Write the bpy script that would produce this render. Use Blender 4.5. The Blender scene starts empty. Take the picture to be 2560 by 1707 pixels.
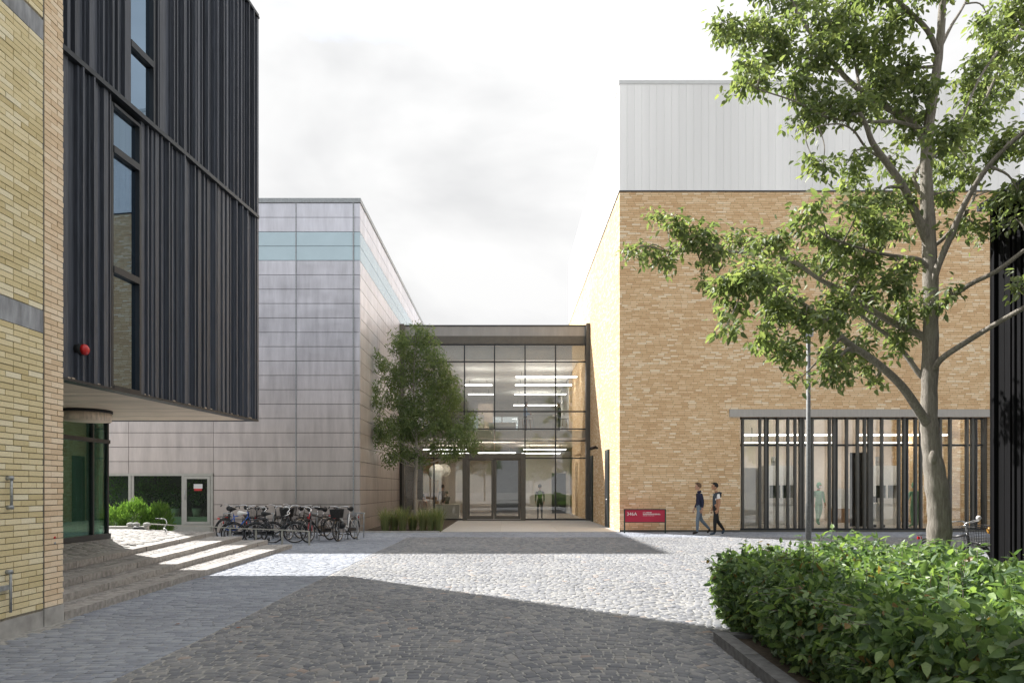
import bpy, bmesh, math, random
import numpy as np
from mathutils import Vector, Matrix
rnd = random.Random(7)
rng = np.random.default_rng(11)
SC = bpy.context.scene
COL = SC.collection
F = 1706.7            # focal length in photo pixels (24 mm on a 36 mm sensor, 2560 px wide)
EYE = 1.6

# ------------------------------------------------------------------ camera, sky, sun, exposure
cd = bpy.data.cameras.new('camera'); cam = bpy.data.objects.new('camera', cd); COL.objects.link(cam)
cam.location = (0, 0, EYE); cam.rotation_euler = (math.pi / 2, 0, 0)
cd.lens = 24; cd.sensor_width = 36; cd.sensor_fit = 'HORIZONTAL'
cd.shift_x = 0.0051; cd.shift_y = 0.1436; cd.clip_start = 0.1; cd.clip_end = 2000
SC.camera = cam

SUN = Vector((-0.77, 0.667, 1.0)).normalized()
EL = math.asin(SUN.z)
w = bpy.data.worlds.new('World'); SC.world = w; w.use_nodes = True
nt = w.node_tree; nt.nodes.clear()
def wn(t): return nt.nodes.new(t)
sky = wn('ShaderNodeTexSky'); sky.sky_type = 'NISHITA'; sky.sun_disc = False
sky.sun_elevation = EL; sky.sun_rotation = math.atan2(SUN.x, SUN.y); sky.dust_density = 1.0
tc = wn('ShaderNodeTexCoord'); mp = wn('ShaderNodeMapping'); mp.inputs['Scale'].default_value = (1, 1, 2.2)
mp.inputs['Location'].default_value = (3.1, 1.7, 0.4)
nt.links.new(tc.outputs['Generated'], mp.inputs['Vector'])
n1 = wn('ShaderNodeTexNoise'); n1.inputs['Scale'].default_value = 1.6; n1.inputs['Detail'].default_value = 8; n1.inputs['Roughness'].default_value = 0.52
nt.links.new(mp.outputs[0], n1.inputs['Vector'])
r1 = wn('ShaderNodeValToRGB'); r1.color_ramp.elements[0].position = 0.24; r1.color_ramp.elements[1].position = 0.38
r1.color_ramp.elements[0].color = (0, 0, 0, 1)
nt.links.new(n1.outputs['Fac'], r1.inputs[0])
n2 = wn('ShaderNodeTexNoise'); n2.inputs['Scale'].default_value = 2.3; n2.inputs['Detail'].default_value = 5; n2.inputs['Distortion'].default_value = 0.3
nt.links.new(mp.outputs[0], n2.inputs['Vector'])
r2 = wn('ShaderNodeValToRGB')
r2.color_ramp.elements[0].position = 0.38; r2.color_ramp.elements[0].color = (3.0, 3.02, 3.06, 1)
r2.color_ramp.elements[1].position = 0.6; r2.color_ramp.elements[1].color = (4.1, 4.09, 4.08, 1)
nt.links.new(n2.outputs['Fac'], r2.inputs[0])
sx_ = wn('ShaderNodeSeparateXYZ'); nt.links.new(tc.outputs['Generated'], sx_.inputs[0])
ma_ = wn('ShaderNodeMath'); ma_.operation = 'MULTIPLY_ADD'; ma_.inputs[1].default_value = .45; ma_.inputs[2].default_value = .66; ma_.use_clamp = False
mq_ = wn('ShaderNodeMath'); mq_.operation = 'MULTIPLY'; nt.links.new(sx_.outputs[2], mq_.inputs[0]); nt.links.new(sx_.outputs[2], mq_.inputs[1])
nt.links.new(mq_.outputs[0], ma_.inputs[0])                 # overcast skies grow brighter towards the zenith
vs_ = wn('ShaderNodeVectorMath'); vs_.operation = 'SCALE'; nt.links.new(r2.outputs[0], vs_.inputs[0]); nt.links.new(ma_.outputs[0], vs_.inputs['Scale'])
mx = wn('ShaderNodeMixRGB'); nt.links.new(r1.outputs[0], mx.inputs[0])
nt.links.new(sky.outputs[0], mx.inputs[1]); nt.links.new(vs_.outputs[0], mx.inputs[2])
bg = wn('ShaderNodeBackground'); bg.inputs['Strength'].default_value = 0.1
nt.links.new(mx.outputs[0], bg.inputs[0])
wo = wn('ShaderNodeOutputWorld'); nt.links.new(bg.outputs[0], wo.inputs[0])

sd = bpy.data.lights.new('sun', 'SUN'); sd.energy = 3.4; sd.angle = math.radians(0.9); sd.color = (1.0, 0.97, 0.93)
so = bpy.data.objects.new('sun', sd); COL.objects.link(so)
so.rotation_euler = SUN.to_track_quat('Z', 'Y').to_euler(); so.location = (0, 0, 40)

SC.view_settings.view_transform = 'Standard'; SC.view_settings.look = 'None'
SC.view_settings.gamma = 1; SC.view_settings.use_curve_mapping = False
SC.view_settings.exposure = 1.8
SC.cycles.transparent_max_bounces = 16; SC.cycles.max_bounces = 8

# ------------------------------------------------------------------ helpers
def XU(u, Y): return (u - 1267.0) / F * Y            # photo pixel column -> X at depth Y
def ZV(v, Y): return EYE - (v - 1221.0) / F * Y      # photo pixel row -> height at depth Y
Q = 1.08844

class MB:
    """collects shapes; build() links them as one mesh object"""
    def __init__(s): s.v = []; s.f = []; s.m = []; s.cur = 0; s.sm = []
    def add(s, vs, fs, smooth=False):
        b = len(s.v); s.v += [tuple(p) for p in vs]
        for f in fs: s.f.append([b + i for i in f]); s.m.append(s.cur); s.sm.append(smooth)
        return s
    def box(s, x0, x1, y0, y1, z0, z1):
        x0, x1 = min(x0, x1), max(x0, x1); y0, y1 = min(y0, y1), max(y0, y1); z0, z1 = min(z0, z1), max(z0, z1)
        return s.add([(x0,y0,z0),(x1,y0,z0),(x1,y1,z0),(x0,y1,z0),(x0,y0,z1),(x1,y0,z1),(x1,y1,z1),(x0,y1,z1)],
              [(0,3,2,1),(4,5,6,7),(0,1,5,4),(1,2,6,5),(2,3,7,6),(3,0,4,7)])
    def prism(s, poly, z0, z1):
        a = sum(poly[i][0]*poly[(i+1)%len(poly)][1]-poly[(i+1)%len(poly)][0]*poly[i][1] for i in range(len(poly)))
        if a < 0: poly = poly[::-1]
        n = len(poly)
        vs = [(p[0],p[1],z0) for p in poly] + [(p[0],p[1],z1) for p in poly]
        fs = [tuple(range(n))[::-1], tuple(range(n, 2*n))] + [(i,(i+1)%n,n+(i+1)%n,n+i) for i in range(n)]
        return s.add(vs, fs)
    def tube(s, pts, r, n=8, caps=True, smooth=True):
        pts = [Vector(p) for p in pts]; k = len(pts)
        rs = list(r) if hasattr(r, '__len__') else [r]*k
        vs = []; up = None
        for i, p in enumerate(pts):
            t = (pts[min(i+1,k-1)] - pts[max(i-1,0)])
            t = t.normalized() if t.length > 1e-9 else Vector((0,0,1))
            if up is None: up = Vector((0,0,1)) if abs(t.z) < .9 else Vector((1,0,0))
            a = t.cross(up).normalized(); up = a.cross(t).normalized()
            for j in range(n):
                th = 2*math.pi*j/n
                vs.append(p + a*(math.cos(th)*rs[i]) + up*(math.sin(th)*rs[i]))
        fs = [(i*n+j, i*n+(j+1)%n, (i+1)*n+(j+1)%n, (i+1)*n+j) for i in range(k-1) for j in range(n)]
        if caps: fs += [tuple(range(n))[::-1], tuple(range((k-1)*n, k*n))]
        return s.add(vs, fs, smooth)
    def ring(s, c, R, r, axis, n=28, m=6):
        c = Vector(c); ax = Vector(axis).normalized()
        a = ax.orthogonal().normalized(); b = ax.cross(a)
        vs = []; fs = []
        for i in range(n):
            th = 2*math.pi*i/n; d = a*math.cos(th)+b*math.sin(th)
            for j in range(m):
                ph = 2*math.pi*j/m
                vs.append(c + d*(R+r*math.cos(ph)) + ax*(r*math.sin(ph)))
        for i in range(n):
            for j in range(m):
                fs.append((i*m+j, ((i+1)%n)*m+j, ((i+1)%n)*m+(j+1)%m, i*m+(j+1)%m))
        return s.add(vs, fs, True)
    def ball(s, c, rx, ry=None, rz=None, n=12, k=8, rot=None):
        ry = rx if ry is None else ry; rz = rx if rz is None else rz
        c = Vector(c); vs = []
        for i in range(k+1):
            ph = math.pi*i/k
            for j in range(n):
                th = 2*math.pi*j/n
                p = Vector((rx*math.sin(ph)*math.cos(th), ry*math.sin(ph)*math.sin(th), rz*math.cos(ph)))
                if rot is not None: p = rot @ p
                vs.append(c + p)
        fs = [(i*n+j, (i+1)*n+j, (i+1)*n+(j+1)%n, i*n+(j+1)%n) for i in range(k) for j in range(n)]
        return s.add(vs, fs, True)
    def build(s, name, mats, parent=None, local=False, kind=None, label=None):
        me = bpy.data.meshes.new(name)
        off = Vector((0,0,0))
        if parent is not None and not local: off = parent_loc(parent)
        me.from_pydata([(x-off.x, y-off.y, z-off.z) for x,y,z in s.v], [], s.f)
        if not isinstance(mats, (list, tuple)): mats = [mats]
        for m in mats: me.materials.append(m)
        me.polygons.foreach_set('material_index', s.m); me.polygons.foreach_set('use_smooth', s.sm)
        me.update()
        o = bpy.data.objects.new(name, me); COL.objects.link(o)
        if parent is not None: o.parent = parent
        if kind: o['kind'] = kind
        if label: o['label'] = label
        return o

def parent_loc(p):
    l = Vector((0,0,0))
    while p is not None: l += p.location; p = p.parent
    return l
def link_mesh(name, me, parent, loc, rot=(0,0,0), scale=(1,1,1), kind=None):
    o = bpy.data.objects.new(name, me); COL.objects.link(o); o.parent = parent
    o.location = Vector(loc) - (parent_loc(parent) if parent is not None else Vector((0,0,0)))
    o.rotation_euler = rot; o.scale = scale
    if kind: o['kind'] = kind
    return o
def thing(name, label, cat, loc=(0,0,0), rz=0, group=None, kind=None):
    o = bpy.data.objects.new(name, None); COL.objects.link(o); o.location = loc; o.rotation_euler = (0,0,rz)
    o.empty_display_size = 0.1
    o['label'] = label; o['category'] = cat
    if group: o['group'] = group
    if kind: o['kind'] = kind
    return o
def tag(o, label, cat, group=None):
    o['label'] = label; o['category'] = cat
    if group: o['group'] = group
    return o
def unit_box(name, mat, bev=0.0):
    """box -.5...5 with optional chamfered front, used as shared mesh data"""
    me = bpy.data.meshes.new(name); bm = bmesh.new(); bmesh.ops.create_cube(bm, size=1)
    if bev: bmesh.ops.bevel(bm, geom=bm.edges[:], offset=bev, segments=1, affect='EDGES')
    bm.to_mesh(me); bm.free(); me.materials.append(mat); return me

# ------------------------------------------------------------------ materials
def newmat(name):
    m = bpy.data.materials.new(name); m.use_nodes = True; nt = m.node_tree; nt.nodes.clear()
    out = nt.nodes.new('ShaderNodeOutputMaterial')
    return m, nt, out
def node(nt, t, ins=None, **kw):
    n = nt.nodes.new(t)
    for k, v in kw.items(): setattr(n, k, v)
    if ins:
        for k, v in ins.items():
            if isinstance(v, bpy.types.NodeSocket): nt.links.new(v, n.inputs[k])
            else: n.inputs[k].default_value = v
    return n
def mth(nt, op, a, b=None, c=None):
    n = nt.nodes.new('ShaderNodeMath'); n.operation = op
    for i, v in enumerate((a, b, c)):
        if v is None: continue
        if isinstance(v, bpy.types.NodeSocket): nt.links.new(v, n.inputs[i])
        else: n.inputs[i].default_value = v
    return n.outputs[0]
def ramp(nt, fac, stops):
    r = nt.nodes.new('ShaderNodeValToRGB'); cr = r.color_ramp
    while len(cr.elements) < len(stops): cr.elements.new(0.5)
    for e, (p, c) in zip(cr.elements, stops): e.position = p; e.color = (*c, 1)
    nt.links.new(fac, r.inputs[0]); return r.outputs[0]
def mixc(nt, f, a, b, mode='MIX'):
    n = nt.nodes.new('ShaderNodeMixRGB'); n.blend_type = mode
    for i, v in enumerate((f, a, b)):
        if isinstance(v, bpy.types.NodeSocket): nt.links.new(v, n.inputs[i])
        elif i == 0: n.inputs[0].default_value = v
        else: n.inputs[i].default_value = (*v, 1)
    return n.outputs[0]
def pos(nt):
    g = nt.nodes.new('ShaderNodeNewGeometry'); return g.outputs['Position']
def noise(nt, scale, detail=4, vec=None, sc=None, rough=.55):
    v = vec if vec is not None else pos(nt)
    if sc:
        v = node(nt, 'ShaderNodeMapping', {'Vector': v, 'Scale': sc}).outputs[0]
    return node(nt, 'ShaderNodeTexNoise', {'Vector': v, 'Scale': scale, 'Detail': detail, 'Roughness': rough}).outputs['Fac']
def hashes(nt):
    """one random number per object plus per loose piece of a joined mesh"""
    a = nt.nodes.new('ShaderNodeObjectInfo').outputs['Random']; b = nt.nodes.new('ShaderNodeNewGeometry').outputs['Random Per Island']
    return mth(nt, 'FRACT', mth(nt, 'ADD', a, b))
def principled(nt, out, col, rough=.6, metal=0.0, bump=None, bstr=.3, bdist=.01, spec=None):
    p = nt.nodes.new('ShaderNodeBsdfPrincipled')
    if isinstance(col, bpy.types.NodeSocket): nt.links.new(col, p.inputs['Base Color'])
    else: p.inputs['Base Color'].default_value = (*col, 1)
    if isinstance(rough, bpy.types.NodeSocket): nt.links.new(rough, p.inputs['Roughness'])
    else: p.inputs['Roughness'].default_value = rough
    p.inputs['Metallic'].default_value = metal
    if spec is not None: p.inputs['Specular IOR Level'].default_value = spec
    if bump is not None:
        b = node(nt, 'ShaderNodeBump', {'Height': bump, 'Strength': bstr, 'Distance': bdist})
        nt.links.new(b.outputs[0], p.inputs['Normal'])
    nt.links.new(p.outputs[0], out.inputs[0]); return p
def simple(name, col, rough=.6, metal=0.0, var=.12, scale=6, sc=None, bump=.0, bdist=.004, piece=0.0, spec=None):
    m, nt, out = newmat(name)
    n = noise(nt, scale, 5, sc=sc)
    lo = tuple(c*(1-var) for c in col); hi = tuple(min(1, c*(1+var)) for c in col)
    c = ramp(nt, n, [(.3, lo), (.7, hi)])
    if piece:
        h = hashes(nt); k = mth(nt, 'MULTIPLY_ADD', h, 2*piece, 1-piece)
        cc = node(nt, 'ShaderNodeCombineColor', {0: k, 1: k, 2: k}).outputs[0]
        c = mixc(nt, 1.0, c, cc, 'MULTIPLY')
    principled(nt, out, c, rough, metal, n if bump else None, bump, bdist, spec)
    return m
def glass(name, tint=(.9,.93,.92), refl=1.0, base=.06, rough=.0, rc=(1,1,1)):
    m, nt, out = newmat(name)
    t = node(nt, 'ShaderNodeBsdfTransparent', {'Color': (*tint, 1)})
    g = node(nt, 'ShaderNodeBsdfGlossy', {'Color': (*rc, 1), 'Roughness': rough})
    fr = node(nt, 'ShaderNodeLayerWeight', {'Blend': .35}).outputs['Fresnel']
    f = mth(nt, 'MULTIPLY_ADD', fr, refl, base); f = mth(nt, 'MINIMUM', f, .98)
    mxs = node(nt, 'ShaderNodeMixShader', {0: f, 1: t.outputs[0], 2: g.outputs[0]})
    nt.links.new(mxs.outputs[0], out.inputs[0]); return m
def emit(name, col, s):
    m, nt, out = newmat(name)
    e = node(nt, 'ShaderNodeEmission', {'Color': (*col, 1), 'Strength': s}); nt.links.new(e.outputs[0], out.inputs[0]); return m

def brickmat(name):
    """long thin sand-coloured bricks, every brick its own tone, on all four upright faces"""
    m, nt, out = newmat(name)
    sx = node(nt, 'ShaderNodeSeparateXYZ', {0: pos(nt)})
    along = mth(nt, 'ADD', sx.outputs[0], sx.outputs[1])
    rz = mth(nt, 'DIVIDE', sx.outputs[2], .0667)
    row = mth(nt, 'FLOOR', rz)
    wr = node(nt, 'ShaderNodeTexWhiteNoise', noise_dimensions='1D'); nt.links.new(row, wr.inputs['W'])
    off = mth(nt, 'MULTIPLY', wr.outputs['Value'], 7.3)
    cx = mth(nt, 'ADD', mth(nt, 'DIVIDE', along, .27), off)
    cv = node(nt, 'ShaderNodeCombineXYZ', {0: mth(nt, 'MULTIPLY', cx, .45), 1: mth(nt, 'MULTIPLY', row, 3.7)})
    wob = node(nt, 'ShaderNodeTexNoise', {'Vector': cv.outputs[0], 'Scale': 1.0, 'Detail': 0}).outputs['Fac']
    cx = mth(nt, 'MULTIPLY_ADD', wob, 1.1, cx)
    colm = mth(nt, 'FLOOR', cx)
    c2 = node(nt, 'ShaderNodeCombineXYZ', {0: colm, 1: row})
    wh = node(nt, 'ShaderNodeTexWhiteNoise', noise_dimensions='2D'); nt.links.new(c2.outputs[0], wh.inputs['Vector'])
    big = noise(nt, .55, 3)
    k = mth(nt, 'ADD', wh.outputs['Value'], mth(nt, 'MULTIPLY', mth(nt, 'SUBTRACT', big, .5), .7))
    fine = noise(nt, 40, 3)
    k = mth(nt, 'ADD', k, mth(nt, 'MULTIPLY', mth(nt, 'SUBTRACT', fine, .5), .25))
    col = ramp(nt, k, [(.0, (.66,.435,.245)), (.3, (.73,.505,.29)), (.65, (.79,.575,.35)), (.87, (.85,.645,.42)), (1, (.91,.77,.57))])
    fz = mth(nt, 'FRACT', rz); fx = mth(nt, 'FRACT', cx)
    mz = mth(nt, 'LESS_THAN', fz, .15); mx_ = mth(nt, 'LESS_THAN', fx, .035)
    mor = mth(nt, 'MAXIMUM', mz, mx_)
    col = mixc(nt, mor, col, (.36,.24,.13))
    h = mth(nt, 'SUBTRACT', wh.outputs['Value'], mth(nt, 'MULTIPLY', mor, 2.5))
    principled(nt, out, col, .85, 0, h, .6, .006, .2)
    return m

def leafmat(name, c0, c1, c2, trans=.45, gloss=.35, dry=None):
    m, nt, out = newmat(name)
    col = ramp(nt, hashes(nt), ([(0, dry), (.02, dry), (.03, c0)] if dry else [(0, c0)])+[(.5, c1), (1, c2)])
    nf = noise(nt, 70, 3); kf = mth(nt, 'MULTIPLY_ADD', nf, .7, .65)
    col = mixc(nt, 1.0, col, node(nt, 'ShaderNodeCombineColor', {0: kf, 1: kf, 2: kf}).outputs[0], 'MULTIPLY')
    p = node(nt, 'ShaderNodeBsdfPrincipled', {'Base Color': col, 'Roughness': gloss+.15, 'Specular IOR Level': .35})
    tcol = mixc(nt, 1.0, col, (1.45, 1.55, .75), 'MULTIPLY')
    t = node(nt, 'ShaderNodeBsdfTranslucent', {'Color': tcol})
    mm = node(nt, 'ShaderNodeMixShader', {0: trans, 1: p.outputs[0], 2: t.outputs[0]})
    nt.links.new(mm.outputs[0], out.inputs[0]); return m

def stonemat(name, stops, rough=.75, fine=60):
    m, nt, out = newmat(name)
    col = ramp(nt, hashes(nt), stops)
    n = noise(nt, fine, 4); b = noise(nt, .35, 3)
    k = mth(nt, 'ADD', mth(nt, 'MULTIPLY', n, .35), mth(nt, 'MULTIPLY_ADD', b, .7, .47))
    cc = node(nt, 'ShaderNodeCombineColor', {0: k, 1: k, 2: k}).outputs[0]
    col = mixc(nt, 1.0, col, cc, 'MULTIPLY')
    principled(nt, out, col, rough, 0, n, .2, .004, .3); return m

M = {}
M['brick_sand'] = brickmat('sand_brickwork')
M['brick_yellow'] = None
def yellow():
    m, nt, out = newmat('yellow_brick')
    h = hashes(nt)
    col = ramp(nt, h, [(0, (.64,.52,.28)), (.25, (.74,.62,.36)), (.55, (.81,.69,.43)), (.8, (.86,.75,.50)), (1, (.90,.82,.62))])
    n = noise(nt, 55, 5, rough=.7); b = noise(nt, 1.1, 3)
    col = mixc(nt, mth(nt, 'MULTIPLY', b, .35), col, (.62,.58,.38))
    k = mth(nt, 'MULTIPLY_ADD', n, .5, .75); cc = node(nt, 'ShaderNodeCombineColor', {0: k, 1: k, 2: k}).outputs[0]
    col = mixc(nt, 1.0, col, cc, 'MULTIPLY')
    principled(nt, out, col, .85, 0, n, .4, .006, .2); return m
M['brick_yellow'] = yellow()
def pinkb():
    m, nt, out = newmat('pale_pink_brick')
    h = hashes(nt); n = noise(nt, 55, 5, rough=.7)
    col = ramp(nt, h, [(0, (.72,.55,.37)), (.5, (.82,.65,.46)), (1, (.88,.74,.56))])
    k = mth(nt, 'MULTIPLY_ADD', n, .5, .75); cc = node(nt, 'ShaderNodeCombineColor', {0: k, 1: k, 2: k}).outputs[0]
    col = mixc(nt, 1.0, col, cc, 'MULTIPLY')
    principled(nt, out, col, .85, 0, n, .4, .006, .2); return m
M['brick_pink'] = pinkb()
M['mortar'] = simple('mortar', (.27,.245,.20), .95, var=.25, scale=30, bump=.4)
M['concrete'] = simple('concrete', (.40,.39,.375), .85, var=.22, scale=5, bump=.3)
M['concrete_light'] = simple('pale_concrete', (.50,.48,.45), .85, var=.1, scale=9, bump=.2, piece=.06)
M['band'] = simple('streaked_concrete', (.30,.31,.33), .8, var=.45, scale=9, sc=(1,1,.25), bump=.3)
M['lintel'] = simple('lintel_concrete', (.42,.40,.37), .8, var=.08, scale=3, sc=(4,4,.6))
M['blackwood'] = simple('charred_board', (.058,.066,.085), .5, var=.35, scale=9, sc=(6,6,.25), bump=.5, bdist=.003, piece=.28, spec=.45)
M['blackwood2'] = simple('black_board', (.005,.005,.006), .85, var=.4, scale=9, sc=(6,6,.3), bump=.5, piece=.35, spec=.12)
M['darkmetal'] = simple('dark_metal', (.030,.034,.039), .42, .3, var=.12)
M['greymetal'] = simple('grey_green_metal', (.10,.098,.09), .5, .2, var=.1)
M['greyframe'] = simple('light_frame', (.42,.41,.37), .45, .3, var=.08)
M['galv'] = simple('galvanised_steel', (.36,.38,.39), .45, .6, var=.3, scale=25)
M['fascia'] = simple('fascia_panel', (.29,.29,.285), .35, .4, var=.1, scale=1.2, sc=(3,3,.5))
M['soffit'] = simple('soffit_board', (.58,.48,.38), .55, var=.3, scale=5, sc=(.4,8,1), piece=.14)
M['dark'] = simple('dark_void', (.012,.013,.014), .8)
def silver():
    m, nt, out = newmat('silver_cladding')
    h = hashes(nt)
    st = noise(nt, 1.4, 6, sc=(2.6,2.6,.35), rough=.65); cl = noise(nt, .25, 3)
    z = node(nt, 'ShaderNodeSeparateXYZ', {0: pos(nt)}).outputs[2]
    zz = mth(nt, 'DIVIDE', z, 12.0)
    base = ramp(nt, zz, [(0, (.42,.37,.34)), (.3, (.555,.50,.475)), (.6, (.645,.635,.675)), (1, (.69,.695,.755))])  # reflected sky and ground painted into the colour: lavender high, dark and warm low
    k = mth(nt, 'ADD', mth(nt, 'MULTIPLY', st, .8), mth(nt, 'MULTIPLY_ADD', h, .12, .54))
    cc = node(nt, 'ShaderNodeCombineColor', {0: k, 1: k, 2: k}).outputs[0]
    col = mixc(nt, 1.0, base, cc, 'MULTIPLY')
    rr = mth(nt, 'MULTIPLY_ADD', st, .2, .3)
    principled(nt, out, col, rr, .55, noise(nt, .9, 2), .5, .12); return m
M['silver'] = silver()
M['bluepane'] = simple('blue_glass_strip', (.46,.58,.64), .12, .55, var=.06, scale=1)
M['uglass'] = None
def ug():
    m, nt, out = newmat('white_channel_glass')
    n = noise(nt, 1.0, 5, sc=(5,5,.15)); h = hashes(nt)
    lf = noise(nt, .33, 3, sc=(1,1,.12)); lf = mth(nt, 'MULTIPLY', mth(nt, 'SUBTRACT', lf, .5), .45)
    k = mth(nt, 'ADD', mth(nt, 'ADD', lf, mth(nt, 'MULTIPLY', n, .10)), mth(nt, 'MULTIPLY_ADD', h, .05, .80))
    cc = node(nt, 'ShaderNodeCombineColor', {0: k, 1: k, 2: mth(nt, 'MULTIPLY', k, .995)}).outputs[0]
    principled(nt, out, cc, .35, 0, None, spec=.5); return m
M['uglass'] = ug()
M['capwhite'] = simple('white_coping', (.66,.67,.67), .5, var=.04)
M['glass'] = glass('clear_glass', (.86,.88,.87), .75, .07)
M['glass_dark'] = glass('mirror_glass', (.15,.17,.2), 1.0, .34, rc=(.58,.78,1.0))
M['glass_green'] = glass('green_tinted_glass', (.90,.96,.93), .8, .10, rc=(.60,.88,.76))
M['glass_shop'] = glass('dark_window_glass', (.62,.74,.64), .18, .0)
M['white'] = simple('white_paint', (.72,.71,.69), .5, var=.04)
M['wall_warm'] = simple('warm_plaster', (.74,.65,.57), .8, var=.06, scale=2)
M['wall_grey'] = simple('grey_plaster', (.58,.56,.535), .8, var=.06, scale=2)
M['floor_in'] = simple('polished_floor', (.42,.38,.345), .35, var=.08, scale=2)
M['wood'] = simple('oak_panel', (.30,.17,.085), .5, var=.25, scale=6, sc=(3,3,.3))
M['curtain'] = simple('pale_curtain', (.80,.86,.78), .9, var=.25, scale=5, sc=(7,7,.1))
M['strip'] = emit('lamp_strip', (1,.95,.88), 4.0)
M['steel'] = simple('stainless', (.5,.5,.5), .3, .8, var=.05)
M['granite'] = stonemat('granite_sett', [(0,(.135,.142,.16)),(.3,(.175,.18,.192)),(.6,(.208,.211,.22)),(.88,(.24,.24,.24)),(.975,(.28,.275,.265)),(1,(.31,.25,.215))])
M['clinker'] = stonemat('blue_grey_clinker', [(0,(.215,.232,.27)),(.5,(.265,.284,.325)),(1,(.315,.335,.37))])
M['sett'] = stonemat('terrace_sett', [(0,(.22,.21,.20)),(.5,(.30,.285,.27)),(1,(.38,.36,.34))])
M['stepstone'] = simple('step_granite', (.32,.30,.28), .8, var=.3, scale=14, bump=.5, piece=.12)
M['kerb'] = simple('kerb_granite', (.13,.13,.13), .75, var=.35, scale=14, bump=.5, piece=.12)
M['joint'] = simple('joint_sand', (.30,.295,.28), .95, var=.35, scale=18, bump=.5)
M['ground'] = simple('ground_far', (.24,.24,.24), .9, var=.2, scale=8)
M['slab'] = simple('entrance_slab', (.44,.425,.40), .8, var=.16, scale=45, piece=.04, bump=.2)
M['soil'] = simple('soil', (.06,.045,.03), .95, var=.4, scale=20, bump=.8)
def bark(name, a, b):
    m, nt, out = newmat(name)
    n = noise(nt, 13, 9, sc=(3,3,.45), rough=.75); v = noise(nt, 2.5, 3)
    col = ramp(nt, mth(nt, 'ADD', mth(nt, 'MULTIPLY', n, .8), mth(nt, 'MULTIPLY', v, .25)), [(.3, a), (.65, b)])
    principled(nt, out, col, .85, 0, n, 1.0, .06, .2); return m
M['bark'] = bark('grey_brown_bark', (.16,.14,.118), (.44,.40,.345))
M['bark2'] = bark('pale_bark', (.20,.18,.15), (.42,.39,.34))
M['leaf_tree'] = leafmat('tree_leaf', (.115,.15,.085), (.17,.21,.11), (.27,.30,.15), .5)
M['leaf_small'] = leafmat('willow_leaf', (.10,.15,.075), (.15,.205,.095), (.22,.28,.13), .42)
M['leaf_hedge'] = leafmat('hedge_leaf', (.06,.105,.055), (.12,.19,.085), (.25,.34,.13), .42, .26, dry=(.20,.13,.05))
M['leaf_bush'] = leafmat('bush_leaf', (.07,.14,.04), (.11,.20,.05), (.18,.28,.07), .45)
M['grass'] = leafmat('grass_blade', (.14,.19,.08), (.21,.25,.11), (.36,.34,.19), .3)
M['red'] = simple('red_plastic', (.55,.02,.02), .3, var=.03)
M['signred'] = simple('crimson_panel', (.42,.012,.045), .45, var=.05, scale=1.5)
M['signframe'] = simple('dark_green_frame', (.008,.028,.022), .45, var=.05)
M['letter'] = simple('white_letter', (.75,.72,.68), .6, var=.02)
M['rubber'] = simple('black_rubber', (.012,.012,.013), .6)
M['black'] = simple('black_paint', (.015,.016,.018), .35)
M['chrome'] = simple('chrome', (.6,.6,.6), .22, .9)
# ------------------------------------------------------------------ ground and paving
def struct(name, mb, mat, **k):
    o = mb.build(name, mat, **k); o['kind'] = 'structure'; return o
g = MB(); g.add([(-300,-200,-.03),(300,-200,-.03),(300,500,-.03),(-300,500,-.03)], [(0,1,2,3)])
struct('ground', g, M['ground'])
g = MB(); g.add([(-18,-8,-.007),(20,-8,-.007),(20,25.6,-.007),(-18,25.6,-.007)], [(0,1,2,3)])
plaza = struct('plaza_paving', g, M['joint'])

def stone_arrays(cs, ex, ey, top, base, jit=.006, bev=.012, wander=True):
    """cs centres (N,2); ex, ey half-axis vectors (N,2); each stone a chamfered lid on four sides"""
    N = len(cs)
    sg = np.array([[-1,-1],[1,-1],[1,1],[-1,1]], float)
    outer = cs[:,None,:] + sg[None,:,0:1]*ex[:,None,:] + sg[None,:,1:2]*ey[:,None,:]
    if wander: outer = outer + rng.uniform(-jit, jit, outer.shape)
    ctr = outer.mean(1, keepdims=True)
    d = ctr-outer; L = np.linalg.norm(d, axis=2, keepdims=True)
    inner = outer + d/L*bev*1.5
    zt = top + rng.uniform(-.004, .004, (N,1)) + rng.uniform(-.0013,.0013,(N,4))
    V = np.empty((N,12,3))
    V[:,0:4,:2] = outer; V[:,0:4,2] = base
    V[:,4:8,:2] = outer; V[:,4:8,2] = zt - bev*.6
    V[:,8:12,:2] = inner; V[:,8:12,2] = zt
    fs = np.array([[8,9,10,11],[0,1,5,4],[1,2,6,5],[2,3,7,6],[3,0,4,7],[4,5,9,8],[5,6,10,9],[6,7,11,10],[7,4,8,11]])
    return V, fs
def quad_mesh(name, V, fs, mat, smooth=False):
    N, k, _ = V.shape; nq = len(fs)
    me = bpy.data.meshes.new(name)
    me.vertices.add(N*k); me.vertices.foreach_set('co', V.reshape(-1).astype(np.float32))
    F_ = (fs[None,:,:] + (np.arange(N)*k)[:,None,None]).reshape(-1)
    nv = fs.shape[1]
    me.loops.add(len(F_)); me.loops.foreach_set('vertex_index', F_.astype(np.int32))
    me.polygons.add(N*nq)
    me.polygons.foreach_set('loop_start', np.arange(0, N*nq*nv, nv, dtype=np.int32))
    me.polygons.foreach_set('loop_total', np.full(N*nq, nv, dtype=np.int32))
    if smooth: me.polygons.foreach_set('use_smooth', np.ones(N*nq, bool))
    me.materials.append(mat); me.update(calc_edges=True); me.validate(); return me
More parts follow.
